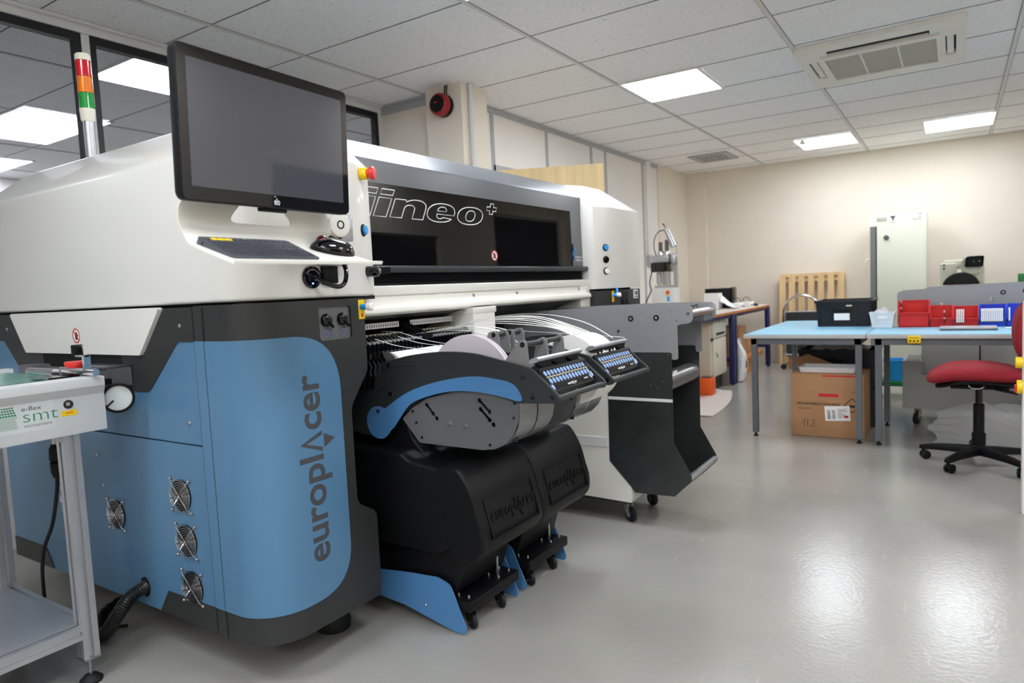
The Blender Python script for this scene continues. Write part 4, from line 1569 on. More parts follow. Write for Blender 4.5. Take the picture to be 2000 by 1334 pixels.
# front cover with the raised word mark
cov = smooth_path([(-1.47, 0.607, 0), (-1.40, 0.617, 0), (-1.366, 0.602, 0), (-1.326, 0.535, 0), (-1.3035, 0.459, 0), (-1.2885, 0.405, 0), (-1.291, 0.345, 0), (-1.325, 0.305, 0), (-1.372, 0.288, 0)], 5)
cov = [(p[0], p[1]) for p in cov]
inner = [(-1.42, 0.30), (-1.44, 0.42), (-1.47, 0.56)]
loops = []
for y, s in ((1.738, 0.955), (1.744, 0.985), (1.756, 1.0), (2.115, 1.0), (2.126, 0.985), (2.130, 0.955)):
    cx_, cz_ = -1.40, 0.45
    loops.append([(cx_ + (p[0] - cx_) * s, y, cz_ + (p[1] - cz_) * s) for p in cov + inner])
b = B()
b.loft(loops)
cover = b.make('front_cover', 'black', tr, ang=50)
up = V((-0.0375, 0, 0.13)).normalized()
mt = basis((-1.2925, 1.80, 0.425), (0, 1, 0), up)
b = B()
ln = smooth_path([(p[0], p[1], 0) for p in ((-0.012, -0.055), (0.288, -0.055), (0.288, 0.085), (-0.012, 0.085))], 1)
fr = [(-0.012, -0.055), (0.288, -0.055), (0.288, 0.085), (-0.012, 0.085)]
b.slab(rounded(fr, 0.01, 3), [rounded([(x * 0.975 + 0.0035, y * 0.95 + 0.0008) for x, y in fr], 0.008, 3)], -0.006, 0.003, 'z', mt)
logo(b, 0.062, mt @ Matrix.Translation((0.004, -0.0, -0.003)), 0.0065, bold=0.01)
b.make('raised_word_mark', 'black', cover)

arm_poly = smooth_path([(-1.98, 0.885, 0), (-1.90, 0.917, 0), (-1.81, 0.942, 0), (-1.709, 0.963, 0), (-1.61, 0.984, 0), (-1.47, 0.998, 0), (-1.34, 0.995, 0), (-1.239, 0.977, 0), (-1.123, 0.951, 0), (-1.098, 0.940, 0)], 4)
arm_low = smooth_path([(-1.165, 0.8355, 0), (-1.265, 0.861, 0), (-1.391, 0.867, 0), (-1.503, 0.850, 0), (-1.598, 0.820, 0), (-1.70, 0.752, 0), (-1.74, 0.69, 0), (-1.80, 0.675, 0)], 4)
arm2d = [(p[0], p[1]) for p in arm_poly] + [(-1.020, 0.873), (-1.011, 0.858), (-1.016, 0.846), (-1.03, 0.8425)] + [(p[0], p[1]) for p in arm_low] + [(-1.98, 0.70)]
for ya, nm in ((Y0, 'side_arm'), (Y1, 'side_arm')):
    b = B()
    b.prism(arm2d, 'y', ya, ya + 0.011, bev=0.0015)
    arm_o = b.make(nm, 'charcoal', tr)
    if ya == Y0:
        st = smooth_path([(-1.700, 0.722, 0), (-1.64, 0.79, 0), (-1.598, 0.820, 0), (-1.503, 0.850, 0), (-1.391, 0.867, 0), (-1.265, 0.861, 0), (-1.17, 0.844, 0)], 5)
        tp = smooth_path([(-1.147, 0.852, 0), (-1.160, 0.878, 0), (-1.182, 0.898, 0), (-1.223, 0.909, 0), (-1.324, 0.918, 0), (-1.432, 0.906, 0), (-1.547, 0.880, 0), (-1.645, 0.844, 0), (-1.74, 0.788, 0)], 5)
        lobe = arc(-1.777, 0.733, 0.061, 62, 332, 20)
        b = B()
        b.slab([(p[0], p[1]) for p in st] + [(-1.155, 0.843), (-1.149, 0.847)] + [(p[0], p[1]) for p in tp] + lobe, [], Y0 - 0.002, Y0, 'y')
        b.make('blue_stripe', 'tblue', arm_o)
        b = B()
        gr = smooth_path([(-1.88, 0.90, 0), (-1.78, 0.925, 0), (-1.68, 0.942, 0), (-1.60, 0.947, 0), (-1.588, 0.940, 0), (-1.60, 0.928, 0), (-1.68, 0.898, 0), (-1.76, 0.852, 0), (-1.84, 0.79, 0)], 4)
        b.tube([(p[0], Y0 - 0.0002, p[1]) for p in gr], 0.001, n=5)
        b.make('groove', 'dark', arm_o)
        for x, z in ((-1.713, 0.946), (-1.79, 0.890), (-1.712, 0.842), (-1.777, 0.775), (-1.143, 0.920), (-1.108, 0.858), (-1.036, 0.862)):
            b = B()
            b.lathe([(0.0035, 0.0015), (0.0035, 0.003), (0.007, 0.003), (0.007, -0.001)], (x, Y0 - 0.001, z), (0, -1, 0), n=16)
            b.make('bolt', 'blackg', arm_o)


def dumbbell(x0, z0, x1, z1, r=0.0085):
    a = V((x1 - x0, z1 - z0)).normalized()
    n = V((-a.y, a.x))
    an = math.degrees(math.atan2(a.y, a.x))
    p = arc(x0, z0, r, an + 40, an + 320, 8)
    q = arc(x1, z1, r, an + 220, an + 500, 8)
    return p + q


gp = rounded([(-1.672, 0.752), (-1.62, 0.795), (-1.551, 0.832), (-1.435, 0.86), (-1.327, 0.868), (-1.226, 0.858), (-1.172, 0.84), (-1.171, 0.783), (-1.193, 0.731), (-1.225, 0.698), (-1.277, 0.675), (-1.318, 0.668), (-1.598, 0.670)],
             [0.004, 0, 0, 0, 0, 0, 0.003, 0.02, 0.02, 0.02, 0.02, 0.01, 0.02], 3)
b = B()
b.slab(gp, [dumbbell(-1.555, 0.808, -1.528, 0.778), circle(-1.513, 0.763, 0.0085, 14), dumbbell(-1.322, 0.806, -1.288, 0.772), circle(-1.273, 0.757, 0.0085, 14), dumbbell(-1.325, 0.835, -1.287, 0.80)], 1.8125, 1.8165, 'y')
gpl = b.make('reel_guard_plate', 'midgrey', tr)
b = B()
b.box(-1.60, -1.20, 1.84, 1.843, 0.70, 0.86)
b.make('inner_plate', 'charcoal', tr)
for x, z in ((-1.455, 0.748), (-1.388, 0.745)):
    b = B()
    b.ball((x, 1.8125, z), 0.0105, sy=0.5, n=16)
    b.make('dome_rivet', 'midgrey', gpl)
screws('bolt', [(-1.62, 1.8125, 0.782), (-1.606, 1.8125, 0.742), (-1.584, 1.8125, 0.69), (-1.29, 1.8125, 0.688), (-1.19, 1.8125, 0.785), (-1.186, 1.8125, 0.833)], 0.005, (0, -1, 0), gpl, 'blackg')
gs = [(-1.172, 0.84), (-1.171, 0.79), (-1.178, 0.757), (-1.193, 0.728), (-1.225, 0.697), (-1.277, 0.675), (-1.33, 0.668), (-1.59, 0.670)]
for ya, yb in ((1.8165, 1.924), (1.934, 2.040)):
    b = B()
    b.sheet([[(p[0], y, p[1]) for p in gs] for y in (ya, yb)], 0.0015)
    b.make('reel_guard_sheet', 'steel', tr, ang=60)
for ya in (1.929,):
    b = B()
    b.slab(rounded([(p[0] + 0.001, p[1]) for p in gp], 0.002, 2), [], ya - 0.003, ya + 0.003, 'y')
    b.make('divider_plate', 'charcoal', tr)
# front and rear ledges
b = B()
b.prism(rounded([(-1.130, 0.964), (-1.118, 0.978), (-1.098, 0.983), (-1.088, 0.977), (-1.094, 0.968), (-1.115, 0.962)], 0.004, 3), 'y', 1.815, 2.112)
b.make('front_ledge', 'alu', tr)
for k in range(3):
    b = B()
    y = 1.815 + k * 0.099
    b.prism([(y, 0.964), (y + 0.096, 0.968), (y + 0.096, 0.962), (y + 0.07, 0.930), (y + 0.04, 0.948)], 'x', -1.122, -1.10)
    b.make('ledge_bracket', 'black', tr)
b = B()
b.prism(rounded([(-1.745, 0.988), (-1.715, 0.992), (-1.69, 0.985), (-1.665, 0.965), (-1.67, 0.955), (-1.72, 0.955)], 0.006, 3), 'y', 1.815, 2.112)
b.make('rear_ledge', 'paper', tr)
b = B()
b.prism(rounded([(-1.752, 0.99), (-1.72, 0.994), (-1.695, 0.978), (-1.68, 0.95), (-1.73, 0.95)], 0.004, 3), 'y', 1.8115, 1.816)
b.make('ledge_cap', 'midgrey', tr)
# key pad panel between the arms
pa, pb = V((-1.088, 0, 0.937)), V((-1.046, 0, 0.877))
upv = (pa - pb).normalized()
PM = basis((pb.x, 1.8125, pb.z), (0, 1, 0), upv)
hh = (pa - pb).length
b = B()
b.box(0.0, 0.3145, -0.004, hh + 0.004, -0.03, -0.001, mtx=PM)
b.box(0.0, 0.3145, hh - 0.002, hh + 0.012, -0.03, 0.004, bev=0.003, mtx=PM)
b.make('panel_housing', 'black', tr)
b = B()
b.box(0.008, 0.309, 0.002, hh - 0.004, -0.001, 0.0003, mtx=PM)
pad = b.make('key_pad', 'blackg', tr)
bt = None
mats_ = []
for row, yy in ((0, 0.0635), (1, 0.0345)):
    for k in range(13):
        mats_.append((0.026 + k * 0.0215 + row * 0.006, yy))
mats_ += [(0.288, 0.015), (0.024, 0.012)]
for (x, y) in mats_:
    if bt is None:
        b = B()
        b.loft([[V((q[0] * s, q[1] * s, z)) for q in circle(0, 0, 0.0078, 16, 0.0105)] for s, z in ((1, 0), (0.92, 0.0012), (0.5, 0.0014))])
        bt = b.make('button', 'btnblue', pad, ang=60, world=False)
        o = bt
    else:
        o = bt.copy()
        COL.objects.link(o)
        o.parent = pad
    o.matrix_local = WORLD[pad.name].inverted() @ PM @ Matrix.Translation((x, y, 0.0002))
b = B()
for k in range(26):
    b.box(0.022 + k * 0.0108, 0.0275 + k * 0.0108, 0.0465, 0.0515, 0.0002, 0.0009, mtx=PM)
b.make('indicator_strip', 'btnorange', pad)
b = B()
logo(b, 0.0135, PM @ Matrix.Translation((0.118, 0.007, 0.0003)), 0.0003)
put_text(b, 'SMARTE', 0.0085, PM @ Matrix.Translation((0.235, 0.010, 0.0003)), 0.0002)
b.box(0.3005, 0.3065, 0.012, 0.030, 0.0002, 0.0008, mtx=PM)
b.make('pad_print', 'ink', pad)
b = B()
b.cyl((-1.022, 1.812, 0.857), (-1.022, 2.128, 0.857), 0.0095, n=20)
b.make('handle', 'charcoal', tr)
# floor fins, foot beam and casters
fin = rounded([(-2.0, 0.165), (-1.813, 0.170), (-1.671, 0.184), (-1.538, 0.192), (-1.482, 0.175), (-1.418, 0.025), (-1.428, 0.006), (-1.47, 0.006), (-1.70, 0.055), (-1.95, 0.075), (-2.0, 0.075)],
              [0, 0, 0, 0.05, 0.04, 0.02, 0.012, 0.0, 0.2, 0, 0], 5)
for ya in (Y0 - 0.002, Y1 + 0.002):
    b = B()
    b.prism(fin, 'y', ya, ya + 0.004)
    fo = b.make('floor_fin', 'tblue', tr)
    screws('screw', [(-1.60, ya, 0.075)], 0.006, (0, -1, 0), fo)
b = B()
b.box(-1.50, -1.405, 1.808, 2.125, 0.082, 0.122, bev=0.006)
beam = b.make('foot_beam', 'black', tr)
screws('screw', [(x, y, 0.122) for y in (1.835, 2.02, 2.09) for x in (-1.475, -1.43)], 0.005, (0, 0, 1), beam, h=0.012)
b = B()
b.cyl((-1.455, 2.05, 0.12), (-1.455, 2.05, 0.20), 0.006, n=12)
b.make('pin', 'screw', beam)
for y in (1.87, 2.05):
    caster(-1.46, y, 0.084, 0.027, tr, R(-25), fork='black')

tr2 = dup(tr, (-1.6, 1.965 + 0.395, 0), label='farther black feeder trolley, right of the first, with white reels on it')
# upright plates with rods that hold the reels
fpl = [(-1.222, 0.965), (-1.168, 1.026), (-1.160, 1.034), (-1.148, 1.037), (-1.137, 1.033), (-1.132, 1.024), (-1.128, 0.972), (-1.105, 0.958), (-1.128, 0.945)]
b = B()
b.prism(fpl, 'y', 1.8165, 1.8205)
b.make('reel_bracket', 'bracketgrey', tr)
spl = [(-1.185, 0.955), (-1.168, 1.020), (-1.160, 1.032), (-1.148, 1.036), (-1.137, 1.032), (-1.132, 1.024), (-1.126, 0.955)]
for y in (1.936, 1.945, 2.055):
    b = B()
    b.prism(spl, 'y', y, y + 0.004)
    b.make('reel_bracket', 'bracketgrey', tr)
rpl = [(x - 0.195 if x < -1.15 else x - 0.185, z + 0.022) for x, z in spl]
for y in (1.930, 1.995, 2.03, 2.095):
    b = B()
    b.prism(rpl, 'y', y, y + 0.004)
    b.make('reel_bracket', 'bracketgrey', tr)
for (x, z, ya, yb) in ((-1.149, 1.022, 1.8165, 1.938), (-1.149, 1.022, 1.947, 2.058), (-1.337, 1.044, 1.93, 1.998), (-1.337, 1.044, 2.03, 2.098)):
    b = B()
    b.cyl((x, ya, z), (x, yb, z), 0.0085, n=16)
    rd = b.make('rod', 'charcoal', tr)
    b = B()
    b.lathe([(0, 0), (0.005, 0), (0.005, 0.002), (0, 0.002)], (x, ya, z), (0, -1, 0), n=12)
    b.make('rod_screw', 'blackg', rd)
# ---------------------------------------------------------------- reels and tapes
b = B()
b.lathe([(0.02, 0), (0.177, 0), (0.177, 0.003), (0.17, 0.004), (0.17, 0.022), (0.177, 0.023), (0.177, 0.026), (0.02, 0.026)], (-1.40, 1.865, 0.874), (0, 1, 0), n=56)
b.bm.normal_update()
tag(b.make('component_reel', 'reel'), 'large lilac white component reel behind the nearest side arm', 'reel')
rl = None
for k in range(5):
    y = 2.240 + k * 0.034
    if rl is None:
        rl = thing('component_reel', 'white component reel in the row on the farther feeder trolley', 'reel', (-1.212, y, 0.885), 0, 'white reels on the farther trolley')
        b = B()
        b.lathe([(0.02, 0), (0.132, 0), (0.132, 0.0015), (0.02, 0.0015)], (0, 0, 0), (0, 1, 0), n=48)
        b.make('flange', 'paper', rl, world=False)
        b = B()
        b.lathe([(0.02, 0), (0.132, 0), (0.132, 0.0015), (0.02, 0.0015)], (0, 0.030, 0), (0, 1, 0), n=48)
        b.make('flange', 'paper', rl, world=False)
        b = B()
        b.lathe([(0.02, 0.0015), (0.127, 0.0015), (0.127, 0.030), (0.02, 0.030)], (0, 0, 0), (0, 1, 0), n=48)
        b.make('wound_tape', 'tape', rl, world=False)
    else:
        dup(rl, (-1.212, y, 0.885))


def tape(pts, w_, label, group, material='tape'):
    b = B()
    b.tube(smooth_path(pts, 8), 0, flat=(w_, 0.0011, (0, 1, 0)))
    return tag(b.make('component_tape', material, ang=80), label, 'tape', group)


for k, (y, h, e) in enumerate(((2.205, 1.066, 2.245), (2.222, 1.072, 2.262), (2.238, 1.078, 2.281), (2.252, 1.083, 2.300), (2.266, 1.080, 2.318), (2.282, 1.086, 2.338), (2.30, 1.090, 2.360), (2.322, 1.086, 2.385))):
    tape([(-1.80, y, 1.042), (-1.68, y, h - 0.012), (-1.52, y, h + 0.002), (-1.38, (y + e) / 2, h - 0.006), (-1.27, e, 1.044), (-1.20, e, 1.0195)], 0.011,
         'white component tape arching over to the white reels on the farther trolley', 'tapes to the white reels')
tape([(-1.80, 2.36, 1.05), (-1.60, 2.37, 1.09), (-1.40, 2.40, 1.09), (-1.24, 2.43, 1.055), (-1.13, 2.455, 0.99)], 0.008, 'outermost white tape arching highest over the farther trolley', 'outer tape')
tape([(-1.80, 2.39, 1.04), (-1.5, 2.42, 1.02), (-1.22, 2.46, 1.0), (-1.10, 2.50, 0.988)], 0.004, 'thin low white tape running to the far end of the farther ledge', 'low tape')
for k, (y, a, c) in enumerate(((1.775, 1.052, 0.995), (1.895, 1.052, 0.995), (1.93, 1.060, 1.0))):
    tape([(-1.86, y, a), (-1.79, y + 0.02, a - 0.006), (-1.70, y + 0.05, a - 0.035), (-1.62, y + 0.075, c + 0.008), (-1.56, y + 0.09, c)], 0.006,
         'grey component tape sagging from the feeders to the nearest reel', 'tapes to the nearest reel', 'label')
for k, (y, h) in enumerate(((2.03, 1.052), (2.06, 1.055), (2.085, 1.060), (2.11, 1.058), (2.135, 1.062))):
    tape([(-1.80, y, 1.040), (-1.66, y, h), (-1.52, y, h + 0.002), (-1.40, y, h - 0.020), (-1.33, y, 1.0)], 0.0075,
         'flat white component tape running out between the two feeder trolleys', 'tapes between the trolleys')

# ---------------------------------------------------------------- feeders in the bay
fd = None
ys = [1.752 + k * 0.0215 for k in range(14)] + [2.105 + k * 0.021 for k in range(13)]
for k, y in enumerate(ys):
    g = 'feeders above the nearest trolley' if k < 14 else 'feeders above the farther trolley'
    lb = 'slim black tape feeder with a silver knob in the row above the nearest trolley' if k < 14 else 'slim black tape feeder with a silver knob in the row above the farther trolley'
    if fd is None:
        fd = thing('tape_feeder', lb, 'feeder', (-1.85, y, 0.9), 0, g)
        b = B()
        b.slab([(-0.22, -0.04), (0.06, -0.04), (0.075, 0.06), (0.10, 0.07), (0.10, 0.125), (0.07, 0.148), (-0.04, 0.150), (-0.22, 0.13)], [], -0.0075, 0.0075, 'y')
        b.make('body', 'blackg', fd, world=False)
        b = B()
        b.ball((0.092, 0, 0.126), 0.0085, n=14)
        b.cyl((0.07, 0, 0.128), (0.10, 0, 0.128), 0.006, n=12)
        b.make('knob', 'alu', fd, world=False)
        b = B()
        b.tube([(0.085, 0, 0.07), (0.10, 0, 0.045), (0.092, 0, 0.02), (0.098, 0, 0.012)], 0.0025, n=6)
        b.make('clip', 'charcoal', fd, world=False)
        b = B()
        b.box(-0.03, 0.0, -0.003, 0.003, 0.148, 0.1515)
        b.make('tape_gate', 'btnorange', fd, world=False)
    else:
        dup(fd, (-1.85, y, 0.9), label=lb, group=g)

# ================================================================ TRAY LOADER CART (right of the trolleys)
CY0, CY1 = 3.08, 3.49
cart = thing('tray_loader_cart', 'grey plated tray loader cart with white cabinet and open steel chute', 'cart', (-1.5, 3.28, 0))
plate_poly = rounded([(-2.06, 0.86), (-2.06, 1.066), (-1.69, 1.083), (-1.30, 1.090), (-1.013, 1.088), (-1.013, 1.004), (-1.088, 0.998), (-1.088, 0.832), (-1.118, 0.832), (-1.122, 0.866)],
                     [0, 0, 0, 0, 0.03, 0.03, 0.02, 0.012, 0.01, 0.004], 5)
hs = [circle(-1.385, 0.962, 0.008, 12, 0.022)] + [circle(x, z, 0.0035, 8) for x, z in ((-1.118, 1.06), (-1.09, 1.015), (-1.50, 1.01), (-1.42, 1.055), (-1.44, 0.99), (-1.55, 1.03), (-1.425, 0.935), (-1.47, 0.95))]
for y in (CY0, 3.445):
    b = B()
    b.slab(plate_poly, hs, y, y + 0.008, 'y')
    sp_ = b.make('side_plate', 'platealu', cart)
    if y == CY0:
        for x, z in ((-1.318, 1.03), (-1.188, 1.031)):
            b = B()
            b.lathe([(0.007, 0), (0.014, 0), (0.0135, 0.004), (0.007, 0.004)], (x, y, z), (0, -1, 0), n=24)
            rg = b.make('bearing', 'blackg', sp_)
            b = B()
            b.lathe([(0, 0), (0.007, 0), (0.007, 0.003), (0, 0.003)], (x, y, z), (0, -1, 0), n=16)
            b.make('shaft_end', 'alu', rg)
        b = B()
        b.lathe([(0.004, 0), (0.007, 0), (0.007, 0.002), (0.004, 0.002)], (-1.034, y, 1.048), (0, -1, 0), n=16)
        b.make('shaft_end', 'charcoal', sp_)
        b = B()
        b.cyl((-1.385, y - 0.004, 0.968), (-1.385, y + 0.01, 0.968), 0.005, n=10)
        b.make('slot_screw', 'chrome', sp_)
b = B()
b.cyl((-1.034, CY0 + 0.008, 1.048), (-1.034, 3.445, 1.048), 0.018, n=24)
b.make('roller', 'chrome', cart)
b = B()
b.cyl((-1.165, CY0 + 0.008, 0.722), (-1.165, CY1 - 0.004, 0.722), 0.048, n=32)
b.make('drum', 'steel', cart)
b = B()
b.box(-1.45, -1.10, 3.12, 3.43, 1.072, 1.078)
b.make('tray_deck', 'charcoal', cart)
b = B()
b.box(-1.10, -1.03, 3.30, 3.445, 1.0, 1.06, mtx=Matrix.Identity(4))
b.make('end_block', 'midgrey', cart)
b = B()
b.prism([(-2.06, 0.125), (-1.348, 0.108), (-1.346, 0.192), (-1.460, 0.312), (-1.456, 0.862), (-2.06, 0.862)], 'y', CY0 + 0.004, CY1, bev=0.002)
cab = b.make('cabinet', 'white_matt', cart)
b = B()
b.box(-2.06, -1.468, CY0 + 0.0005, CY0 + 0.006, 0.382, 0.43)
b.make('rib', 'framewhite', cab)
b = B()
b.box(-1.50, -1.445, CY0 - 0.002, CY0 + 0.004, 0.695, 0.735)
b.make('corner_bracket', 'white_matt', cab)
# chute
cs = [(-1.447, 0.862), (-1.117, 0.862), (-1.121, 0.433), (-1.037, 0.281), (-1.037, 0.256), (-1.122, 0.171), (-1.327, 0.165), (-1.345, 0.194), (-1.458, 0.313)]
for y in (CY0, CY1):
    b = B()
    b.slab(cs, [], y, y + 0.003, 'y')
    ch = b.make('chute_side', 'sheet', cart)
    if y == CY0:
        b = B()
        b.box(-1.452, -1.119, y - 0.004, y, 0.628, 0.642)
        b.make('edge_strip', 'framewhite', ch)
        screws('screw', [(x, y, z) for x, z in ((-1.25, 0.71), (-1.227, 0.706), (-1.193, 0.697), (-1.163, 0.725), (-1.135, 0.855))], 0.004, (0, -1, 0), ch)
b = B()
b.sheet([[(x, y, z) for x, z in ((-1.44, 0.86), (-1.452, 0.313), (-1.34, 0.196), (-1.325, 0.168), (-1.122, 0.173), (-1.040, 0.256), (-1.037, 0.281))] for y in (CY0 + 0.003, CY1)], 0.003)
b.make('chute_floor', 'sheet', cart, ang=20)
b = B()
b.box(-1.055, -1.034, CY0 + 0.003, CY1 + 0.003, 0.262, 0.283, bev=0.002)
b.make('chute_lip', 'alu', cart)
for k in range(5):
    b = B()
    b.box(-1.30 + k * 0.04, -1.285 + k * 0.04, CY0 + 0.01, CY1 - 0.01, 0.178, 0.186)
    b.make('chute_rib', 'charcoal', cart)
for x, y in ((-1.39, 3.13), (-1.39, 3.42), (-1.98, 3.13), (-1.98, 3.42)):
    caster(x, y, 0.108, 0.038, cart, R(-28), w_=0.022)
b = B()
b.prism([(-2.0, 3.10), (-1.36, 3.10), (-1.36, 3.46), (-2.0, 3.46)], 'z', 0.098, 0.109)
b.make('base_frame', 'charcoal', cart)
# ================================================================ WORK TABLES ON THE RIGHT
def work_table(x0, x1, y0, y1, label):
    t = thing('work_table', label, 'table', ((x0 + x1) / 2, (y0 + y1) / 2, 0))
    b = B()
    b.box(x0, x1, y0, y1, 0.745, 0.772, bev=0.002)
    b.make('table_top', 'edgegrey', t)
    b = B()
    b.box(x0 + 0.004, x1 - 0.004, y0 + 0.004, y1 - 0.004, 0.772, 0.775)
    b.make('bench_mat', 'esdblue', t)
    b = B()
    for (xa, xb, ya, yb) in ((x0 + 0.05, x1 - 0.03, y0 + 0.02, y0 + 0.06), (x0 + 0.05, x1 - 0.03, y1 - 0.06, y1 - 0.02), (x0 + 0.05, x0 + 0.09, y0 + 0.02, y1 - 0.02), (x1 - 0.07, x1 - 0.03, y0 + 0.02, y1 - 0.02)):
        b.box(xa, xb, ya, yb, 0.70, 0.745)
    b.make('under_frame', 'legggrey', t)
    for x in (x0 + 0.07, x1 - 0.045):
        for y in (y0 + 0.04, y1 - 0.04):
            b = B()
            b.box(x - 0.02, x + 0.02, y - 0.02, y + 0.02, 0.03, 0.70)
            lg = b.make('leg', 'legggrey', t)
            b = B()
            b.lathe([(0, 0), (0.018, 0), (0.018, 0.008), (0.009, 0.014), (0.009, 0.032), (0, 0.032)], (x, y, 0), n=16)
            b.make('foot', 'rubber', lg)
    return t


work_table(-1.335, -0.515, 5.235, 6.84, 'pale blue topped work table with the black crate on it')
t2 = work_table(-0.508, 1.10, 5.235, 6.01, 'pale blue topped work table carrying the red and blue bins')
b = B()
b.box(-0.262, -0.186, 5.215, 5.256, 0.715, 0.765, bev=0.003)
g = b.make('earthing_box', 'yellow', t2)
for k in range(3):
    b = B()
    b.lathe([(0, 0), (0.006, 0), (0.006, 0.003), (0, 0.003)], (-0.246 + k * 0.022, 5.215, 0.731), (0, -1, 0), n=12)
    b.make('stud', 'blackg', g)
b = B()
for k in range(8):
    b.box(-0.25 + k * 0.0065, -0.246 + k * 0.0065, 5.2145, 5.215, 0.750, 0.755)
b.make('print', 'inkblack', g)


def open_box(b, x0, x1, y0, y1, z0, z1, th=0.004, flare=0.0, rim=0.0):
    """Open topped box with wall thickness, flaring outward by flare, with a rim lip."""
    o = [rect(x0 + flare, x1 - flare, y0 + flare, y1 - flare), rect(x0, x1, y0, y1)]
    i = [rect(x0 + th, x1 - th, y0 + th, y1 - th), rect(x0 + flare + th, x1 - flare - th, y0 + flare + th, y1 - flare - th)]
    loops = [[(p[0], p[1], z0) for p in rounded(o[0], 0.012, 3)], [(p[0], p[1], z1) for p in rounded(o[1], 0.012, 3)]]
    if rim:
        loops[-1] = [(p[0], p[1], z1 - rim) for p in rounded(o[1], 0.012, 3)]
        big = rect(x0 - rim * 0.6, x1 + rim * 0.6, y0 - rim * 0.6, y1 + rim * 0.6)
        loops += [[(p[0], p[1], z1 - rim) for p in rounded(big, 0.012, 3)], [(p[0], p[1], z1) for p in rounded(big, 0.012, 3)]]
    loops += [[(p[0], p[1], z1) for p in rounded(i[0], 0.012, 3)], [(p[0], p[1], z0 + th) for p in rounded(i[1], 0.012, 3)]]
    b.loft(loops)


# black crate
t = thing('plastic_crate', 'black plastic crate with a white label on the left work table', 'crate', (-0.75, 6.2, 0.775))
b = B()
open_box(b, -0.950, -0.548, 6.0, 6.46, 0.776, 0.985, 0.006, 0.012, 0.018)
for k in range(5):
    x = -0.93 + k * 0.09
    b.box(x, x + 0.006, 5.998, 6.012, 0.79, 0.965)
for k in range(5):
    y = 6.05 + k * 0.09
    b.box(-0.556, -0.544, y, y + 0.006, 0.79, 0.965)
b.make('body', 'crate', t)
b = B()
b.box(-0.825, -0.685, 5.985, 6.004, 0.900, 0.915, bev=0.003)
b.make('handle', 'black', t)
b = B()
b.box(-0.812, -0.700, 5.989, 5.9975, 0.828, 0.882)
b.make('label', 'paper', t)
b = B()
b.box(-0.725, -0.681, 5.986, 5.99, 0.938, 0.948)
b.make('tape_strip', 'btnorange', t)

# clear tub with crumpled bags
t = thing('plastic_tub', 'small clear plastic tub with bags in it beside the black crate', 'tub', (-0.45, 5.9, 0.775))
b = B()
open_box(b, -0.545, -0.375, 5.82, 5.97, 0.776, 0.892, 0.003, 0.018, 0.006)
b.make('body', 'tub', t)
b = B()
b.box(-0.485, -0.425, 5.818, 5.8225, 0.845, 0.865)
b.make('label', 'paper', t)
b = B()
random.seed(3)
gr = []
for i in range(9):
    gr.append([(-0.525 + 0.132 * j / 8 + random.uniform(-.006, .006), 5.84 + 0.11 * i / 8, 0.87 + 0.045 * math.sin(PI * j / 8) * math.sin(PI * i / 8) + random.uniform(-.012, .014)) for j in range(9)])
b.sheet(gr, 0.002)
tag(b.make('plastic_bag', 'film', ang=10), 'crumpled clear bags heaped in the small clear tub', 'bag')


def bin_(x0, x1, y0, y1, z1, zf, label, material, group):
    """Stacking bin: open top, low front, sloping side fronts."""
    t = thing('storage_bin', label, 'bin', ((x0 + x1) / 2, (y0 + y1) / 2, 0.775), 0, group)
    z0 = 0.7755
    th = 0.004
    b = B()
    b.box(x0, x1, y0 + 0.012, y1, z0, z0 + th)
    b.box(x0, x1, y1 - th, y1, z0, z1)
    b.prism([(y0 + 0.012, z0), (y0, zf), (y0 + th, zf), (y0 + 0.012 + th, z0)], 'x', x0, x1)
    for x in (x0, x1 - th):
        b.prism([(y0 + 0.012, z0), (y0, zf), (y0 + 0.012, zf), (y0 + 0.045, z1), (y1, z1), (y1, z0)], 'x', x, x + th)
    b.prism(rounded(rect(y0 - 0.008, y0 + 0.006, zf - 0.010, zf), 0.003, 2), 'x', x0, x1)
    for x in (x0 - 0.003, x1 - 0.005):
        b.prism([(y0 + 0.003, zf - 0.004), (y0 + 0.039, z1), (y0 + 0.049, z1 + 0.002), (y0 + 0.013, zf - 0.002)], 'x', x, x + 0.008)
    b.box(x0 - 0.003, x1 + 0.003, y1 - 0.008, y1 + 0.002, z1 - 0.008, z1 + 0.002)
    b.make('body', material, t)
    if zf > 0.86:
        b = B()
        b.box(x0 + 0.01, x1 - 0.01, y0 + 0.002, y0 + 0.008, z0 + 0.012, zf - 0.03)
        b.make('label_holder', material, t)
    return t


bin_(-0.355, -0.157, 5.86, 6.0, 0.972, 0.885, 'large red storage bin, tallest of the bins on the table', 'binred', 'red bins')
bin_(-0.150, -0.012, 5.88, 6.0, 0.928, 0.842, 'red storage bin with one black clip, between two other red bins', 'binred', 'red bins')
bin_(-0.004, 0.142, 5.88, 6.0, 0.920, 0.838, 'red storage bin with four silver clips, next to the blue bins', 'binred', 'red bins')
bin_(0.150, 0.302, 5.88, 6.0, 0.928, 0.835, 'blue storage bin holding a full row of silver clips', 'binblue', 'blue bins')
bl_ = bin_(0.310, 0.462, 5.88, 6.0, 0.930, 0.835, 'blue storage bin with a single clip and a yellow sticker, at the right picture edge', 'binblue', 'blue bins')
b = B()
b.box(0.36, 0.40, 5.873, 5.8735, 0.846, 0.862)
b.make('paper_label', 'paper', bl_)
b = B()
b.slab(circle(0.392, 0.854, 0.011, 16), [], 5.872, 5.8729, 'y')
b.make('yellow_sticker', 'yellow', bl_)
first_clip = {}


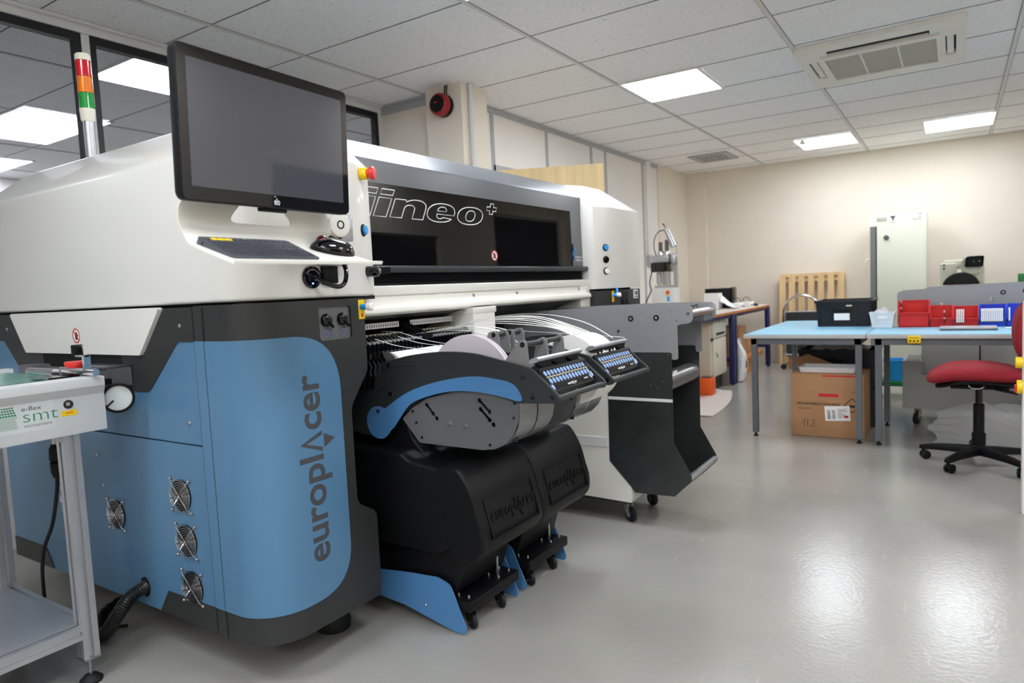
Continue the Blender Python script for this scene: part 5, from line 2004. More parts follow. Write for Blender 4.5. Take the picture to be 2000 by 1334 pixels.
def clip(x, y, z, hgt, lean, dark, label, group):
    key = (dark, round(hgt, 3))
    if key not in first_clip:
        t = thing('feeder_clip', label, 'clip', (x, y, z), 0, group)
        b = B()
        q = [(-0.004, 0), (0.012, 0), (0.012 + lean * 0.5, hgt * 0.5), (0.008 + lean, hgt), (-0.010 + lean, hgt), (-0.008 + lean * 0.5, hgt * 0.5)]
        b.prism(q, 'x', -0.0035, 0.0035)
        b.make('blade', 'blackg' if dark else 'charcoal', t, world=False)
        b = B()
        b.box(-0.0045, 0.0045, -0.014 + lean, 0.010 + lean, hgt * 0.86, hgt + 0.004, bev=0.002)
        if dark:
            b.box(-0.0045, 0.0045, -0.012 + lean * 0.4, -0.004 + lean * 0.4, hgt * 0.35, hgt * 0.5, bev=0.001)
        else:
            b.box(-0.0042, 0.0042, -0.0115 + lean * 0.5, -0.0075 + lean * 0.5, 0.008, hgt * 0.86)
        b.make('head', 'paper' if not dark else 'alu', t, world=False)
        first_clip[key] = t
    else:
        dup(first_clip[key], (x, y, z), label=label, group=group)


clip(-0.336, 5.878, 0.88, 0.09, 0.01, True, 'black clip with silver head standing at the left side of the large red bin', 'lone clip in the large red bin')
clip(-0.062, 5.872, 0.802, 0.09, 0.012, True, 'black clip with silver head hung over the front of the middle red bin', 'lone clip in the middle red bin')
for k in range(4):
    clip(0.016 + k * 0.0125, 5.872, 0.80, 0.098, 0.012, False, 'silver and black clip in the group of four in the red bin', 'clips in the red bin')
for k in range(12):
    clip(0.163 + k * 0.0108, 5.872, 0.806, 0.094, 0.012, False, 'silver and black clip in the full row over the front of the blue bin', 'clips in the blue bin')
clip(0.322, 5.872, 0.81, 0.094, 0.012, False, 'single silver and black clip in the blue bin with the yellow sticker', 'lone clip in the blue bin')
# closed laptop
t = thing('laptop', 'closed grey laptop lying on the table in front of the bins', 'laptop', (0.08, 5.64, 0.775))
b = B()
b.prism(rounded(rect(-0.085, 0.243, 5.53, 5.76), 0.012, 4), 'z', 0.776, 0.786)
b.make('base', 'midgrey', t)
b = B()
b.prism(rounded(rect(-0.085, 0.243, 5.53, 5.76), 0.012, 4), 'z', 0.787, 0.794)
b.make('lid', 'alu', t)
b = B()
b.tube([(0.29, 5.66, 0.782), (0.36, 5.64, 0.780)], 0.006)
tag(b.make('white_pen', 'paper'), 'short white pen-like tool lying right of the laptop', 'tool')

# ---------------------------------------------------------------- under the tables
t = thing('cardboard_box', 'big brown cardboard box with shipping label under the left work table', 'box', (-0.78, 5.6, 0))
b = B()
b.box(-1.032, -0.538, 5.385, 5.80, 0.002, 0.468, bev=0.004)
b.prism([(-1.028, 5.385), (-0.542, 5.385), (-0.542, 5.60), (-1.028, 5.60)], 'z', 0.468, 0.473)
b.prism([(-1.03, 0.468), (-0.72, 0.468), (-0.80, 0.50), (-0.98, 0.575), (-1.10, 0.52)], 'y', 5.796, 5.80)
b.make('carton', 'card', t)
yf = 5.3848
fm = lambda x, z: basis((x, yf, z), (1, 0, 0), (0, 0, 1))
b = B()
put_text(b, 'ROHDE&SCHWARZ', 0.0245, fm(-0.988, 0.240), 0.0003, bold=0.0006, sx=1.35)
put_text(b, '1326.2000.02', 0.017, fm(-0.988, 0.206), 0.0003, sx=1.1)
put_text(b, 'TX1', 0.017, fm(-0.62, 0.335), 0.0003)
for a_, c_, d_ in ((-0.055, 0, 0.055), (0.0, 0, 0)):
    pass
cxm, czm = -0.618, 0.245
b.slab([(cxm + q[0], czm + q[1]) for q in ((-0.056, 0), (0, -0.056), (0.056, 0), (0, 0.056))], [[(cxm + q[0], czm + q[1]) for q in ((-0.048, 0), (0, -0.048), (0.048, 0), (0, 0.048))]], yf - 0.0003, yf, 'y')
b.box(cxm - 0.02, cxm + 0.02, yf - 0.0003, yf, czm - 0.014, czm + 0.004)
b.make('print', 'inkblack', t)
b = B()
for pl in ([(-0.955, 0.10), (-0.935, 0.13), (-0.94, 0.075)], [(-0.915, 0.135), (-0.918, 0.075)], [(-0.895, 0.12), (-0.875, 0.13), (-0.868, 0.11), (-0.90, 0.08), (-0.862, 0.08)]):
    b.tube([(x, yf - 0.0003, z) for x, z in pl], 0.0018, n=4)
b.make('handwriting', 'inkblack', t)
b = B()
b.box(-0.84, -0.705, yf - 0.0006, yf, 0.303, 0.327)
b.box(-0.815, -0.56, yf - 0.0006, yf, 0.452, 0.463)
b.make('red_tape', 'inkred', t)
b = B()
mt = basis((-0.795, yf - 0.0002, 0.125), (1, 0, 0.06), (-0.06, 0, 1))
b.box(0, 0.168, 0, 0.108, 0, 0.0006, mtx=mt)
lb_ = b.make('shipping_label', 'paper', t)
b = B()
random.seed(5)
for cx0 in (0.016, 0.048):
    for k in range(16):
        b.box(cx0, cx0 + 0.022, 0.012 + k * 0.0042, 0.0135 + k * 0.0042 + random.uniform(0, .0012), 0.0006, 0.0009, mtx=mt)
for k in range(8):
    b.box(0.085, 0.085 + random.uniform(.02, .07), 0.02 + k * 0.009, 0.023 + k * 0.009, 0.0006, 0.0009, mtx=mt)
b.make('barcode', 'inkblack', lb_)
b = B()
b.box(0.128, 0.155, 0.02, 0.038, 0.0006, 0.0009, mtx=mt)
b.make('stamp', 'inkred', lb_)

t = thing('shallow_tray', 'shallow translucent white tray lying on the cardboard box', 'tray', (-0.8, 5.6, 0.473))
b = B()
open_box(b, -0.985, -0.60, 5.44, 5.68, 0.474, 0.512, 0.003, 0.008, 0.004)
b.make('body', 'tub', t)
for k, (z0, z1) in enumerate(((0.002, 0.30), (0.305, 0.60))):
    t = thing('plastic_crate', ('black plastic crate on the floor behind the cardboard box' if k == 0 else 'upper black crate with a bag on top behind the cardboard box'), 'crate', (-0.78, 6.05, z0))
    b = B()
    open_box(b, -1.06, -0.50, 5.86, 6.26, z0, z1, 0.006, 0.008, 0.02)
    for j in range(6):
        x = -1.04 + j * 0.1
        b.box(x, x + 0.008, 5.856, 5.87, z0 + 0.02, z1 - 0.03)
    for j in range(5):
        y = 5.9 + j * 0.08
        b.box(-0.512, -0.498, y, y + 0.008, z0 + 0.02, z1 - 0.03)
    b.make('body', 'crate', t)
    b = B()
    b.box(-0.86, -0.72, 5.850, 5.864, z1 - 0.09, z1 - 0.07, bev=0.003)
    b.make('handle', 'black', t)
b = B()
random.seed(9)
gr = [[(-0.98 + 0.42 * j / 10, 5.9 + 0.3 * i / 6, 0.60 + 0.055 * math.sin(PI * j / 10) * math.sin(PI * i / 6) + random.uniform(-.004, .012)) for j in range(11)] for i in range(7)]
b.sheet(gr, 0.002)
tag(b.make('plastic_bag', 'film', ang=10), 'clear plastic bag draped over the black crates under the left table', 'bag')

# ---------------------------------------------------------------- second tray cart behind the table
c2 = thing('tray_loader_cart', 'grey tray cart with a perforated side plate standing behind the bins', 'cart', (0.2, 6.4, 0))
pp = rounded([(-0.378, 0.78), (-0.378, 1.022), (-0.365, 1.036), (-0.21, 1.042), (-0.178, 1.056), (0.0, 1.062), (0.9, 1.085), (0.9, 0.78)], [0, 0.02, 0.02, 0.02, 0.02, 0.02, 0, 0], 4)
hs = [circle(x, z, 0.006, 10) for x, z in ((-0.33, 0.985), (-0.29, 0.99), (-0.22, 1.0), (-0.05, 0.97), (0.05, 1.005), (0.13, 0.965), (0.02, 0.945), (-0.10, 0.94), (0.32, 0.92), (-0.35, 0.945), (0.42, 1.02))] + [circle(0.232, 0.955, 0.011, 12, 0.028), circle(-0.085, 0.925, 0.016, 14)]
for y in (6.14, 6.52):
    b = B()
    b.slab(pp, hs, y, y + 0.008, 'y')
    sp_ = b.make('side_plate', 'platealu', c2)
    for x, z in ((0.298, 1.008), (0.43, 1.015)):
        b = B()
        b.lathe([(0.009, 0), (0.017, 0), (0.017, 0.003), (0.009, 0.003)], (x, y, z), (0, -1, 0), n=20)
        b.make('bearing', 'blackg', sp_)
b = B()
b.box(-0.215, 0.155, 6.15, 6.55, 0.13, 0.80, bev=0.003)
b.make('cabinet', 'carcase', c2)
b = B()
b.box(0.165, 0.95, 6.15, 6.55, 0.13, 0.80, bev=0.003)
b.make('cabinet', 'carcase', c2)
b = B()
b.prism([(-0.34, 0.13), (0.95, 0.13), (0.95, 0.395), (-0.21, 0.395), (-0.21, 0.50), (-0.34, 0.50)], 'y', 6.06, 6.148, bev=0.003)
b.box(-0.34, -0.216, 6.148, 6.55, 0.13, 0.50)
b.make('lower_housing', 'carcase', c2)
b = B()
b.box(-0.32, -0.225, 6.09, 6.5, 0.499, 0.502)
b.make('tray_recess', 'charcoal', c2)
for x, y in ((-0.24, 6.13), (-0.24, 6.48), (0.85, 6.13), (0.85, 6.48)):
    caster(x, y, 0.125, 0.045, c2, R(250), w_=0.024)
# crumpled film on the floor
random.seed(11)
wv = [(random.uniform(3, 16), random.uniform(3, 16), random.uniform(0, 6), random.uniform(0.3, 1.0)) for _ in range(14)]
gr = []
for i in range(45):
    row = []
    for j in range(75):
        u, v = j / 74, i / 44
        rg = sum(a_ * abs(math.sin(fx * u + fy * v + ph)) for fx, fy, ph, a_ in wv) / 9
        hgt = 0.27 * (v ** 1.2) * (0.5 + 0.5 * math.sin(PI * min(1, u * 1.1)))
        row.append((-0.13 + 0.85 * u + 0.03 * math.sin(9 * v + 5 * u), 5.45 + 0.48 * v - 0.10 * u + 0.03 * math.sin(11 * u), 0.004 + max(0, hgt * (0.55 + 0.5 * rg) + 0.035 * (rg - 0.4) * min(1, 3 * v))))
    gr.append(row)
b = B()
b.sheet(gr, 0.0)
tag(b.make('bubble_wrap', 'film', ang=25), 'crumpled clear bubble wrap piled on the floor behind the red chair', 'packaging')
# blue bucket, bag and green beam seen between the table legs
b = B()
b.lathe([(0, 0.16), (0.10, 0.16), (0.118, 0.34), (0.122, 0.345), (0.122, 0.355), (0.112, 0.355), (0.096, 0.17), (0, 0.17)], (-0.46, 7.45, 0), n=28)
tag(b.make('bucket', 'cyan'), 'blue bucket between the table legs in the background', 'bucket')
b = B()
b.box(-0.75, 0.1, 7.25, 7.62, 0.12, 0.16, bev=0.004)
b.box(-0.70, -0.66, 7.3, 7.57, 0, 0.12)
b.box(0.0, 0.04, 7.3, 7.57, 0, 0.12)
tag(b.make('pallet_stand', 'green'), 'low green stand carrying the blue bucket', 'stand')
b = B()
b.box(-0.64, -0.59, 7.38, 7.5, 0.161, 0.34, bev=0.006)
tag(b.make('red_container', 'binred'), 'narrow red container left of the blue bucket', 'container')

# ---------------------------------------------------------------- red swivel chair
CX, CY = 0.125, 4.92
ch = thing('office_chair', 'red upholstered swivel chair with black star base, at the right', 'chair', (CX, CY, 0))


def cushion(cx, cy, cz, sx, sy, sz, p=3.2, n=40, m_=14):
    loops = []
    for i in range(m_ + 1):
        a = -PI / 2 + PI * i / m_
        k = max(0.02, abs(math.cos(a)) ** 0.45)
        z = sz * math.copysign(abs(math.sin(a)) ** 0.8, math.sin(a))
        lp = []
        for j in range(n):
            t = 2 * PI * j / n
            c_, s_ = math.cos(t), math.sin(t)
            x = sx * k * math.copysign(abs(c_) ** (2 / p), c_)
            y = sy * k * math.copysign(abs(s_) ** (2 / p), s_)
            zz = z
            xr = x / sx
            zz += 0.012 * math.cos(xr * 2.2) - (0.038 * max(0, -xr - 0.45) ** 1.2) * 1.6
            lp.append((cx + x, cy + y, cz + zz))
        loops.append(lp)
    b = B()
    b.loft(loops)
    return b


cushion(0.10, CY, 0.568, 0.245, 0.235, 0.048).make('seat', 'redfab', ch, ang=80)
b = cushion(0.105, CY, 0.522, 0.205, 0.20, 0.022)
b.box(-0.02, 0.27, CY - 0.09, CY + 0.09, 0.478, 0.50, bev=0.006)
b.make('seat_pan', 'black', ch, ang=60)
b = B()
b.tube(smooth_path([(0.07, CY - 0.20, 0.515), (0.09, CY - 0.215, 0.502), (0.125, CY - 0.215, 0.502), (0.145, CY - 0.20, 0.515)], 5), 0.004)
b.make('lever', 'chrome', ch)
b = B()
b.tube([(0.20, CY - 0.10, 0.485), (0.27, CY - 0.18, 0.482), (0.30, CY - 0.20, 0.478)], 0.008)
b.make('tilt_lever', 'black', ch)
b = B()
gl = []
for i in range(13):
    v = i / 12
    z = 0.63 + 0.36 * v
    hw = 0.20 * (max(0.02, 1 - abs(2 * v - 1) ** 3.2)) ** 0.5
    th = 0.045 * (max(0.03, 1 - abs(2 * v - 1) ** 4)) ** 0.5
    xc = 0.365 + 0.03 * (2 * v - 1) ** 2 - 0.03
    gl.append([(xc + th * math.sin(2 * PI * k / 24) + 0.06 * (math.cos(2 * PI * k / 24) ** 2) * -0.5, CY + hw * math.cos(2 * PI * k / 24), z) for k in range(24)])
b.loft(gl)
b.make('backrest', 'redfab', ch, ang=80)
b = B()
b.tube(smooth_path([(0.18, CY, 0.49), (0.32, CY, 0.50), (0.40, CY, 0.56), (0.405, CY, 0.70), (0.385, CY, 0.80)], 5), 0.016)
b.make('back_bar', 'black', ch)
b = B()
b.lathe([(0, 0.085), (0.04, 0.085), (0.042, 0.12), (0.036, 0.125), (0.036, 0.20), (0.029, 0.205), (0.029, 0.375), (0.024, 0.38), (0, 0.38)], (CX, CY, 0), n=28)
b.make('column', 'black', ch)
b = B()
b.cyl((CX, CY, 0.375), (CX, CY, 0.49), 0.019, n=20)
b.make('piston', 'blackg', ch)
for k in range(5):
    a = R(167 + 72 * k)
    d = V((math.cos(a), math.sin(a), 0))
    s = V((-d.y, d.x, 0))
    o = V((CX, CY, 0))
    b = B()
    loops = []
    for r_, hw, zt, zb in ((0.02, 0.034, 0.118, 0.070), (0.10, 0.028, 0.116, 0.072), (0.22, 0.023, 0.105, 0.070), (0.30, 0.020, 0.092, 0.064), (0.318, 0.014, 0.086, 0.066)):
        loops.append([o + d * r_ + s * hw + V((0, 0, zb)), o + d * r_ + s * hw * 0.75 + V((0, 0, zt)), o + d * r_ - s * hw * 0.75 + V((0, 0, zt)), o + d * r_ - s * hw + V((0, 0, zb))])
    b.loft(loops, bev=0.004)
    lg = b.make('star_leg', 'black', ch)
    b = B()
    q = o + d * 0.298
    ca = R(30 * k + 20)
    cdv = V((math.cos(ca), math.sin(ca), 0))
    csv = V((-cdv.y, cdv.x, 0))
    for sg in (-1, 1):
        b.lathe([(0, 0), (0.026, 0), (0.0275, 0.004), (0.0275, 0.014), (0.02, 0.018), (0, 0.018)], q + csv * 0.005 * sg + cdv * 0.012 + V((0, 0, 0.0275)), csv * sg, n=24)
    b.cyl(q + V((0, 0, 0.03)), q + V((0, 0, 0.068)), 0.008, n=12)
    b.make('caster', 'black', lg)

# ---------------------------------------------------------------- machine housing at the right picture edge
t = thing('machine_housing', 'white machine housing cut by the right picture edge, with yellow switches', 'machine', (0.6, 4.2, 0))
b = B()
b.box(0.274, 1.0, 4.0, 4.07, 0.0, 1.03, bev=0.006)
b.make('casing', 'panel', t)
b = B()
b.cyl((0.274, 4.03, 0.735), (0.246, 4.03, 0.735), 0.027, n=24, bev=0.003)
b.make('yellow_knob', 'yellow', t)
b = B()
b.cyl((0.274, 4.03, 0.618), (0.252, 4.03, 0.618), 0.033, n=24, bev=0.002)
g = b.make('switch_base', 'yellow', t)
b = B()
b.box(0.243, 0.254, 4.018, 4.042, 0.59, 0.628, bev=0.003)
b.make('red_lever', 'red', g)

# ================================================================ BACK WALL: CABINET, PALLET, FOLDED TROLLEY, MICROSCOPE
t = thing('enamel_cabinet', 'tall pale green cabinet with its door ajar, against the back wall', 'cabinet', (-0.56, 9.5, 0))
b = B()
b.box(-0.848, -0.272, 9.215, 9.85, 0.0, 1.872, bev=0.006)
b.make('body', 'fridge', t)
b = B()
b.box(-0.776, -0.290, 9.195, 9.213, 0.02, 1.80, bev=0.003)
b.make('door', 'fridge', t)
b = B()
b.box(-0.845, -0.786, 9.19, 9.214, 0.02, 1.735)
b.make('door_edge', 'fridgegrey', t)
b = B()
b.box(-0.786, -0.778, 9.192, 9.214, 0.02, 1.735)
b.make('door_gap', 'dark', t)
b = B()
b.tube(smooth_path([(-0.848, 9.19, 1.35), (-0.885, 9.17, 1.34), (-0.888, 9.165, 1.27), (-0.885, 9.17, 1.19), (-0.848, 9.19, 1.175)], 5), 0.009)
b.make('handle', 'cabcream', t)
b = B()
b.lathe([(0, 0), (0.03, 0), (0.027, 0.012), (0.012, 0.014), (0, 0.014)], (-0.676, 9.195, 1.597), (0, -1, 0), n=24)
b.make('lock', 'midgrey', t)
for k in range(8):
    b = B()
    b.box(-0.772 + k * 0.0135, -0.766 + k * 0.0135, 9.193, 9.1955, 1.79, 1.836)
    b.make('vent_slot', 'inkgrey', t)
b = B()
b.box(-0.642, -0.572, 9.1925, 9.1955, 1.768, 1.846)
g = b.make('sticker', 'paper', t)
b = B()
b.slab([(-0.64, 1.842), (-0.575, 1.842), (-0.598, 1.815), (-0.601, 1.79), (-0.612, 1.79), (-0.615, 1.815)], [], 9.192, 9.1925, 'y')
b.make('symbol', 'inkgrey', g)
b = B()
b.box(-0.41, -0.315, 9.1925, 9.1955, 1.79, 1.862)
g = b.make('paper_note', 'paper', t)
b = B()
b.box(-0.345, -0.322, 9.192, 9.1925, 1.84, 1.848)
b.box(-0.345, -0.325, 9.192, 9.1925, 1.80, 1.806)
b.make('print', 'inkblue', g)

t = thing('wooden_pallet', 'pale wooden pallet leaning upright against the back wall', 'pallet', (-1.6, 9.85, 0))
LEAN = Matrix.Translation((0, 9.80, 0)) @ Matrix.Rotation(R(-4.5), 4, 'X')
for k in range(7):
    b = B()
    x = -2.02 + k * 0.1215
    b.box(x, x + 0.078, 0, 0.022, 0.0, 1.225, mtx=LEAN)
    b.make('slat', 'pine', t)
b = B()
b.box(-2.02, -1.213, -0.001, 0.024, 1.19, 1.228, mtx=LEAN)
b.make('top_board', 'pine', t)
for z in (0.02, 0.56, 1.12):
    b = B()
    b.box(-2.02, -1.213, 0.024, 0.088, z, z + 0.08, mtx=LEAN)
    b.make('bearer', 'pine', t)

t = thing('folding_trolley', 'folded platform trolley with chrome hoop handle in front of the pallet', 'trolley', (-1.64, 9.25, 0))
b = B()
b.tube(smooth_path([(-1.85, 9.24, 0.02), (-1.85, 9.24, 0.40), (-1.845, 9.24, 0.72), (-1.80, 9.24, 0.86), (-1.70, 9.24, 0.94), (-1.60, 9.24, 0.948), (-1.50, 9.24, 0.91), (-1.43, 9.24, 0.83), (-1.415, 9.24, 0.70), (-1.41, 9.24, 0.40), (-1.41, 9.24, 0.02)], 6), 0.014, n=12)
b.make('hoop', 'chrome', t)
b = B()
b.prism(rounded(rect(-1.815, -1.44, 0.20, 0.735), 0.03, 5), 'y', 9.215, 9.235)
b.make('platform', 'charcoal', t)
b = B()
lp = rounded(rect(-1.822, -1.433, 0.193, 0.742), 0.03, 5)
b.tube([(p[0], 9.225, p[1]) for p in lp], 0.011, n=8, closed=True)
b.make('platform_rim', 'alu', t)
for x in (-1.85, -1.41):
    b = B()
    b.cyl((x, 9.22, 0.035), (x, 9.25, 0.035), 0.035, n=20)
    b.make('wheel', 'rubber', t)
b = B()
b.box(-1.80, -1.42, 9.275, 9.30, 0.002, 0.26)
tag(b.make('cardboard_sheet', 'card2'), 'brown cardboard sheet standing behind the folded trolley', 'cardboard')

t = thing('back_bench', 'low bench mostly hidden behind the tray cart, under the microscope', 'bench', (0.4, 8.8, 0))
b = B()
b.box(-0.25, 1.4, 8.4, 9.2, 0.93, 0.96)
b.make('top', 'lamin', t)
for x in (-0.2, 1.35):
    for y in (8.45, 9.15):
        b = B()
        b.box(x - 0.025, x + 0.025, y - 0.025, y + 0.025, 0, 0.93)
        b.make('leg', 'legggrey', t)
t = thing('inspection_microscope', 'cream inspection microscope with black viewing hood behind the tray cart', 'microscope', (0.05, 8.6, 0.96))
b = B()
b.box(-0.142, 0.02, 8.62, 8.86, 0.96, 1.255, bev=0.02)
b.box(-0.142, 0.26, 8.60, 8.95, 0.96, 1.0, bev=0.01)
b.make('column', 'micro', t)
b = B()
b.box(-0.10, 0.20, 8.66, 8.80, 1.19, 1.285, bev=0.02)
b.loft([[(0.155 + rx * math.cos(2 * PI * k / 24), 8.56 + dy, 1.20 + dz + rz * math.sin(2 * PI * k / 24)) for k in range(24)] for rx, rz, dy, dz in ((0.085, 0.085, 0.25, 0.0), (0.10, 0.105, 0.10, 0.0), (0.098, 0.095, 0.0, 0.03))])
b.box(0.10, 0.262, 8.62, 8.80, 1.0, 1.22, bev=0.03)
b.make('head', 'micro', t)
b = B()
b.loft([[(p[0], 8.55 + dy, p[1]) for p in rounded([(0.085 + i_, 1.205 + i_), (0.245 - i_, 1.205 + i_), (0.255 - i_, 1.318 - i_), (0.10 + i_, 1.312 - i_)], 0.02, 4)] for dy, i_ in ((0.04, 0.0), (-0.04, 0.0), (-0.045, 0.006), (-0.02, 0.014))])
hd = b.make('viewing_hood', 'black', t)
for x, s_ in ((0.165, 0.008), (0.215, 0.008)):
    b = B()
    b.lathe([(0, 0), (s_, 0), (s_ * 0.6, 0.004), (0, 0.005)], (x, 8.531, 1.26), (0, -1, 0), n=16)
    b.make('lens', 'chrome', hd)
b = B()
shp = arc(0.055, 1.0, 0.17, 15, 165, 18)
b.prism([(0.055 + (p[0] - 0.055) * 1.0, 0.985 + (p[1] - 1.0) * 1.0) for p in shp], 'y', 8.46, 8.57, bev=0.02, seg=3)
b.make('front_shield', 'black', t)
b = B()
b.tube([(p[0], 8.452, p[1] - 0.115 + 0.02) for p in arc(0.075, 1.02, 0.10, 20, 160, 14)], 0.008, n=8)
b.make('shield_rim', 'chrome', t)
for z in (1.238, 1.20):
    b = B()
    b.lathe([(0, 0), (0.011, 0), (0.010, 0.01), (0, 0.01)], (-0.095, 8.62, z), (0, -1, 0), n=14)
    b.make('knob', 'blackg', t)

# ================================================================ WORK BENCHES ALONG THE LEFT WALL
def bench(y0, y1, label):
    t = thing('workbench', label, 'workbench', (-2.7, (y0 + y1) / 2, 0))
    b = B()
    b.box(-3.28, -2.085, y0, y1, 0.805, 0.83)
    b.make('edge_board', 'beech', t)
    b = B()
    b.box(-3.28, -2.09, y0 + 0.003, y1 - 0.003, 0.83, 0.834)
    b.make('worktop', 'lamin', t)
    for y in (y0 + 0.04, y1 - 0.04):
        for x in (-2.105, -3.2):
            b = B()
            b.box(x - 0.03, x + 0.03, y - 0.025, y + 0.025, 0.02, 0.805, bev=0.003)
            lg = b.make('leg', 'navy', t)
            b = B()
            b.lathe([(0, 0), (0.02, 0), (0.02, 0.02), (0, 0.022)], (x, y, 0), n=14)
            b.make('foot', 'rubber', lg)
        b = B()
        b.box(-3.2, -2.11, y - 0.015, y + 0.015, 0.26, 0.30)
        b.make('cross_bar', 'navy', t)
    b = B()
    b.box(-2.14, -2.10, y0 + 0.04, y1 - 0.04, 0.765, 0.805)
    b.make('front_rail', 'navy', t)
    return t


bench(6.05, 7.80, 'workbench with orange edged top holding the steel dispensing machine, cream cabinet below')
bench(7.81, 9.55, 'workbench with orange edged top in the far corner, brown boxes below')
t = thing('pedestal_cabinet', 'cream steel pedestal cabinet with drawer under the left workbench', 'cabinet', (-2.45, 7.42, 0))
b = B()
b.box(-2.78, -2.165, 7.14, 7.69, 0.15, 0.795, bev=0.004)
b.make('body', 'cabcream', t)
b = B()
b.box(-2.74, -2.20, 7.17, 7.66, 0.0, 0.15)
b.make('plinth', 'charcoal', t)
b = B()
b.box(-2.166, -2.145, 7.19, 7.67, 0.575, 0.782, bev=0.003)
dr = b.make('drawer', 'fridge', t)
b = B()
b.box(-2.146, -2.142, 7.30, 7.60, 0.60, 0.625)
b.make('grip_slot', 'charcoal', dr)
b = B()
b.box(-2.146, -2.143, 7.29, 7.58, 0.66, 0.665)
b.box(-2.146, -2.143, 7.29, 7.58, 0.69, 0.695)
b.make('louvre', 'cabcream', dr)
b = B()
b.lathe([(0, 0), (0.009, 0), (0.009, 0.003), (0, 0.003)], (-2.145, 7.42, 0.745), (1, 0, 0), n=12)
b.make('lock', 'charcoal', dr)
b = B()
b.box(-2.166, -2.145, 7.19, 7.67, 0.17, 0.56, bev=0.003)
do = b.make('door', 'cabcream', t)
b = B()
b.box(-2.146, -2.138, 7.30, 7.312, 0.36, 0.40)
b.lathe([(0, 0), (0.009, 0), (0.009, 0.003), (0, 0.003)], (-2.145, 7.28, 0.41), (1, 0, 0), n=12)
b.make('lock', 'charcoal', do)
for z in (0.16, 0.565, 0.79):
    b = B()
    b.box(-2.168, -2.143, 7.155, 7.185, z - 0.012, z + 0.012)
    b.make('hinge', 'blackg', t)
# boxes, bag and shelf under the far bench
b = B()
b.box(-2.75, -2.15, 7.92, 9.40, 0.19, 0.235, bev=0.002)
b.box(-2.72, -2.68, 7.95, 9.35, 0, 0.19)
b.box(-2.24, -2.20, 8.25, 9.35, 0, 0.19)
tag(b.make('timber_shelf', 'beech'), 'low wooden shelf under the far workbench', 'shelf')
for k, (y0, y1, z1, lb) in enumerate(((8.02, 8.45, 0.62, 'brown box with white label under the far workbench'), (8.50, 8.85, 0.60, 'brown box right of the labelled box under the far workbench'), (8.88, 9.15, 0.48, 'small brown box at the far end of the low shelf'))):
    t = thing('cardboard_box', lb, 'box', (-2.45, (y0 + y1) / 2, 0.236))
    b = B()
    b.box(-2.70, -2.22, y0, y1, 0.236, z1, bev=0.004)
    b.make('carton', 'card', t)
    if k == 0:
        b = B()
        b.box(-2.2195, -2.219, y0 + 0.12, y0 + 0.34, 0.45, 0.56)
        b.make('label', 'paper', t)
b = B()
random.seed(21)
gr = []
for i in range(10):
    a = i / 9
    gr.append([(-2.12 + 0.06 * math.sin(3 * a) + (0.07 + 0.05 * (1 - a)) * math.cos(2 * PI * j / 14) * 0.5 + random.uniform(-.012, .012), 7.95 + (0.03 + 0.10 * (1 - a)) * math.sin(2 * PI * j / 14) + 0.12 * (1 - a) + random.uniform(-.012, .012), 0.012 + 0.50 * a) for j in range(15)])
b.sheet(gr, 0.0)
tag(b.make('plastic_bag', 'paper', ang=15), 'white plastic bag hanging by the navy legs of the far workbench', 'bag')
# things on the benches
t = thing('dispensing_machine', 'steel bench dispensing machine with a black box and curved hose, in the far left corner', 'machine', (-2.82, 7.7, 0.834))
b = B()
b.box(-2.96, -2.70, 7.55, 7.78, 0.835, 1.13, bev=0.006)
b.make('base', 'framewhite', t)
b = B()
b.box(-2.78, -2.745, 7.544, 7.55, 1.045, 1.10)
g = b.make('switch_plate', 'yellow', t)
b = B()
b.lathe([(0, 0), (0.018, 0), (0.018, 0.025), (0, 0.027)], (-2.758, 7.544, 1.078), (0, -1, 0), n=16)
b.make('emergency_stop', 'red', g)
b = B()
b.box(-2.775, -2.745, 7.546, 7.55, 0.975, 1.03)
b.make('blue_label', 'cyan', t)
b = B()
b.box(-2.965, -2.765, 7.56, 7.76, 1.315, 1.425, bev=0.005)
b.make('black_box', 'blackg', t)
b = B()
b.box(-2.945, -2.70, 7.62, 7.74, 1.13, 1.16)
for x in (-2.925, -2.86, -2.79, -2.73, -2.705):
    b.cyl((x, 7.70, 1.14), (x, 7.70, 1.50), 0.011, n=12)
b.box(-2.95, -2.76, 7.58, 7.74, 1.425, 1.50, bev=0.006)
b.cyl((-2.90, 7.66, 1.18), (-2.90, 7.66, 1.31), 0.035, n=18)
b.cyl((-2.80, 7.66, 1.16), (-2.80, 7.66, 1.31), 0.028, n=18)
b.make('frame', 'alu', t)
for x, z1 in ((-2.875, 1.58), (-2.80, 1.60)):
    b = B()
    b.lathe([(0, 1.50), (0.04, 1.50), (0.042, 1.53), (0.03, 1.56), (0, 1.56)], (x, 7.66, 0), n=20)
    cn = b.make('canister', 'chrome', t)
    b = B()
    b.cyl((x, 7.66, 1.56), (x, 7.66, z1 + 0.075), 0.023, n=18)
    b.make('cylinder', 'midgrey', cn)
    b = B()
    b.cyl((x, 7.66, z1 + 0.075), (x, 7.66, z1 + 0.083), 0.023, n=18)
    b.make('red_cap', 'red', cn)
b = B()
b.cyl((-2.72, 7.66, 1.40), (-2.72, 7.66, 1.52), 0.045, n=20, bev=0.02)
b.cyl((-2.695, 7.70, 1.17), (-2.695, 7.70, 1.66), 0.009, n=10)
b.cyl((-2.80, 7.66, 1.80), (-2.715, 7.66, 1.60), 0.032, 0.036, n=18)
b.make('head', 'alu', t)
b = B()
b.cyl((-2.805, 7.66, 1.81), (-2.83, 7.66, 1.86), 0.006, n=8)
b.ball((-2.832, 7.66, 1.865), 0.012, n=12)
b.make('lever', 'blackg', t)
b = B()
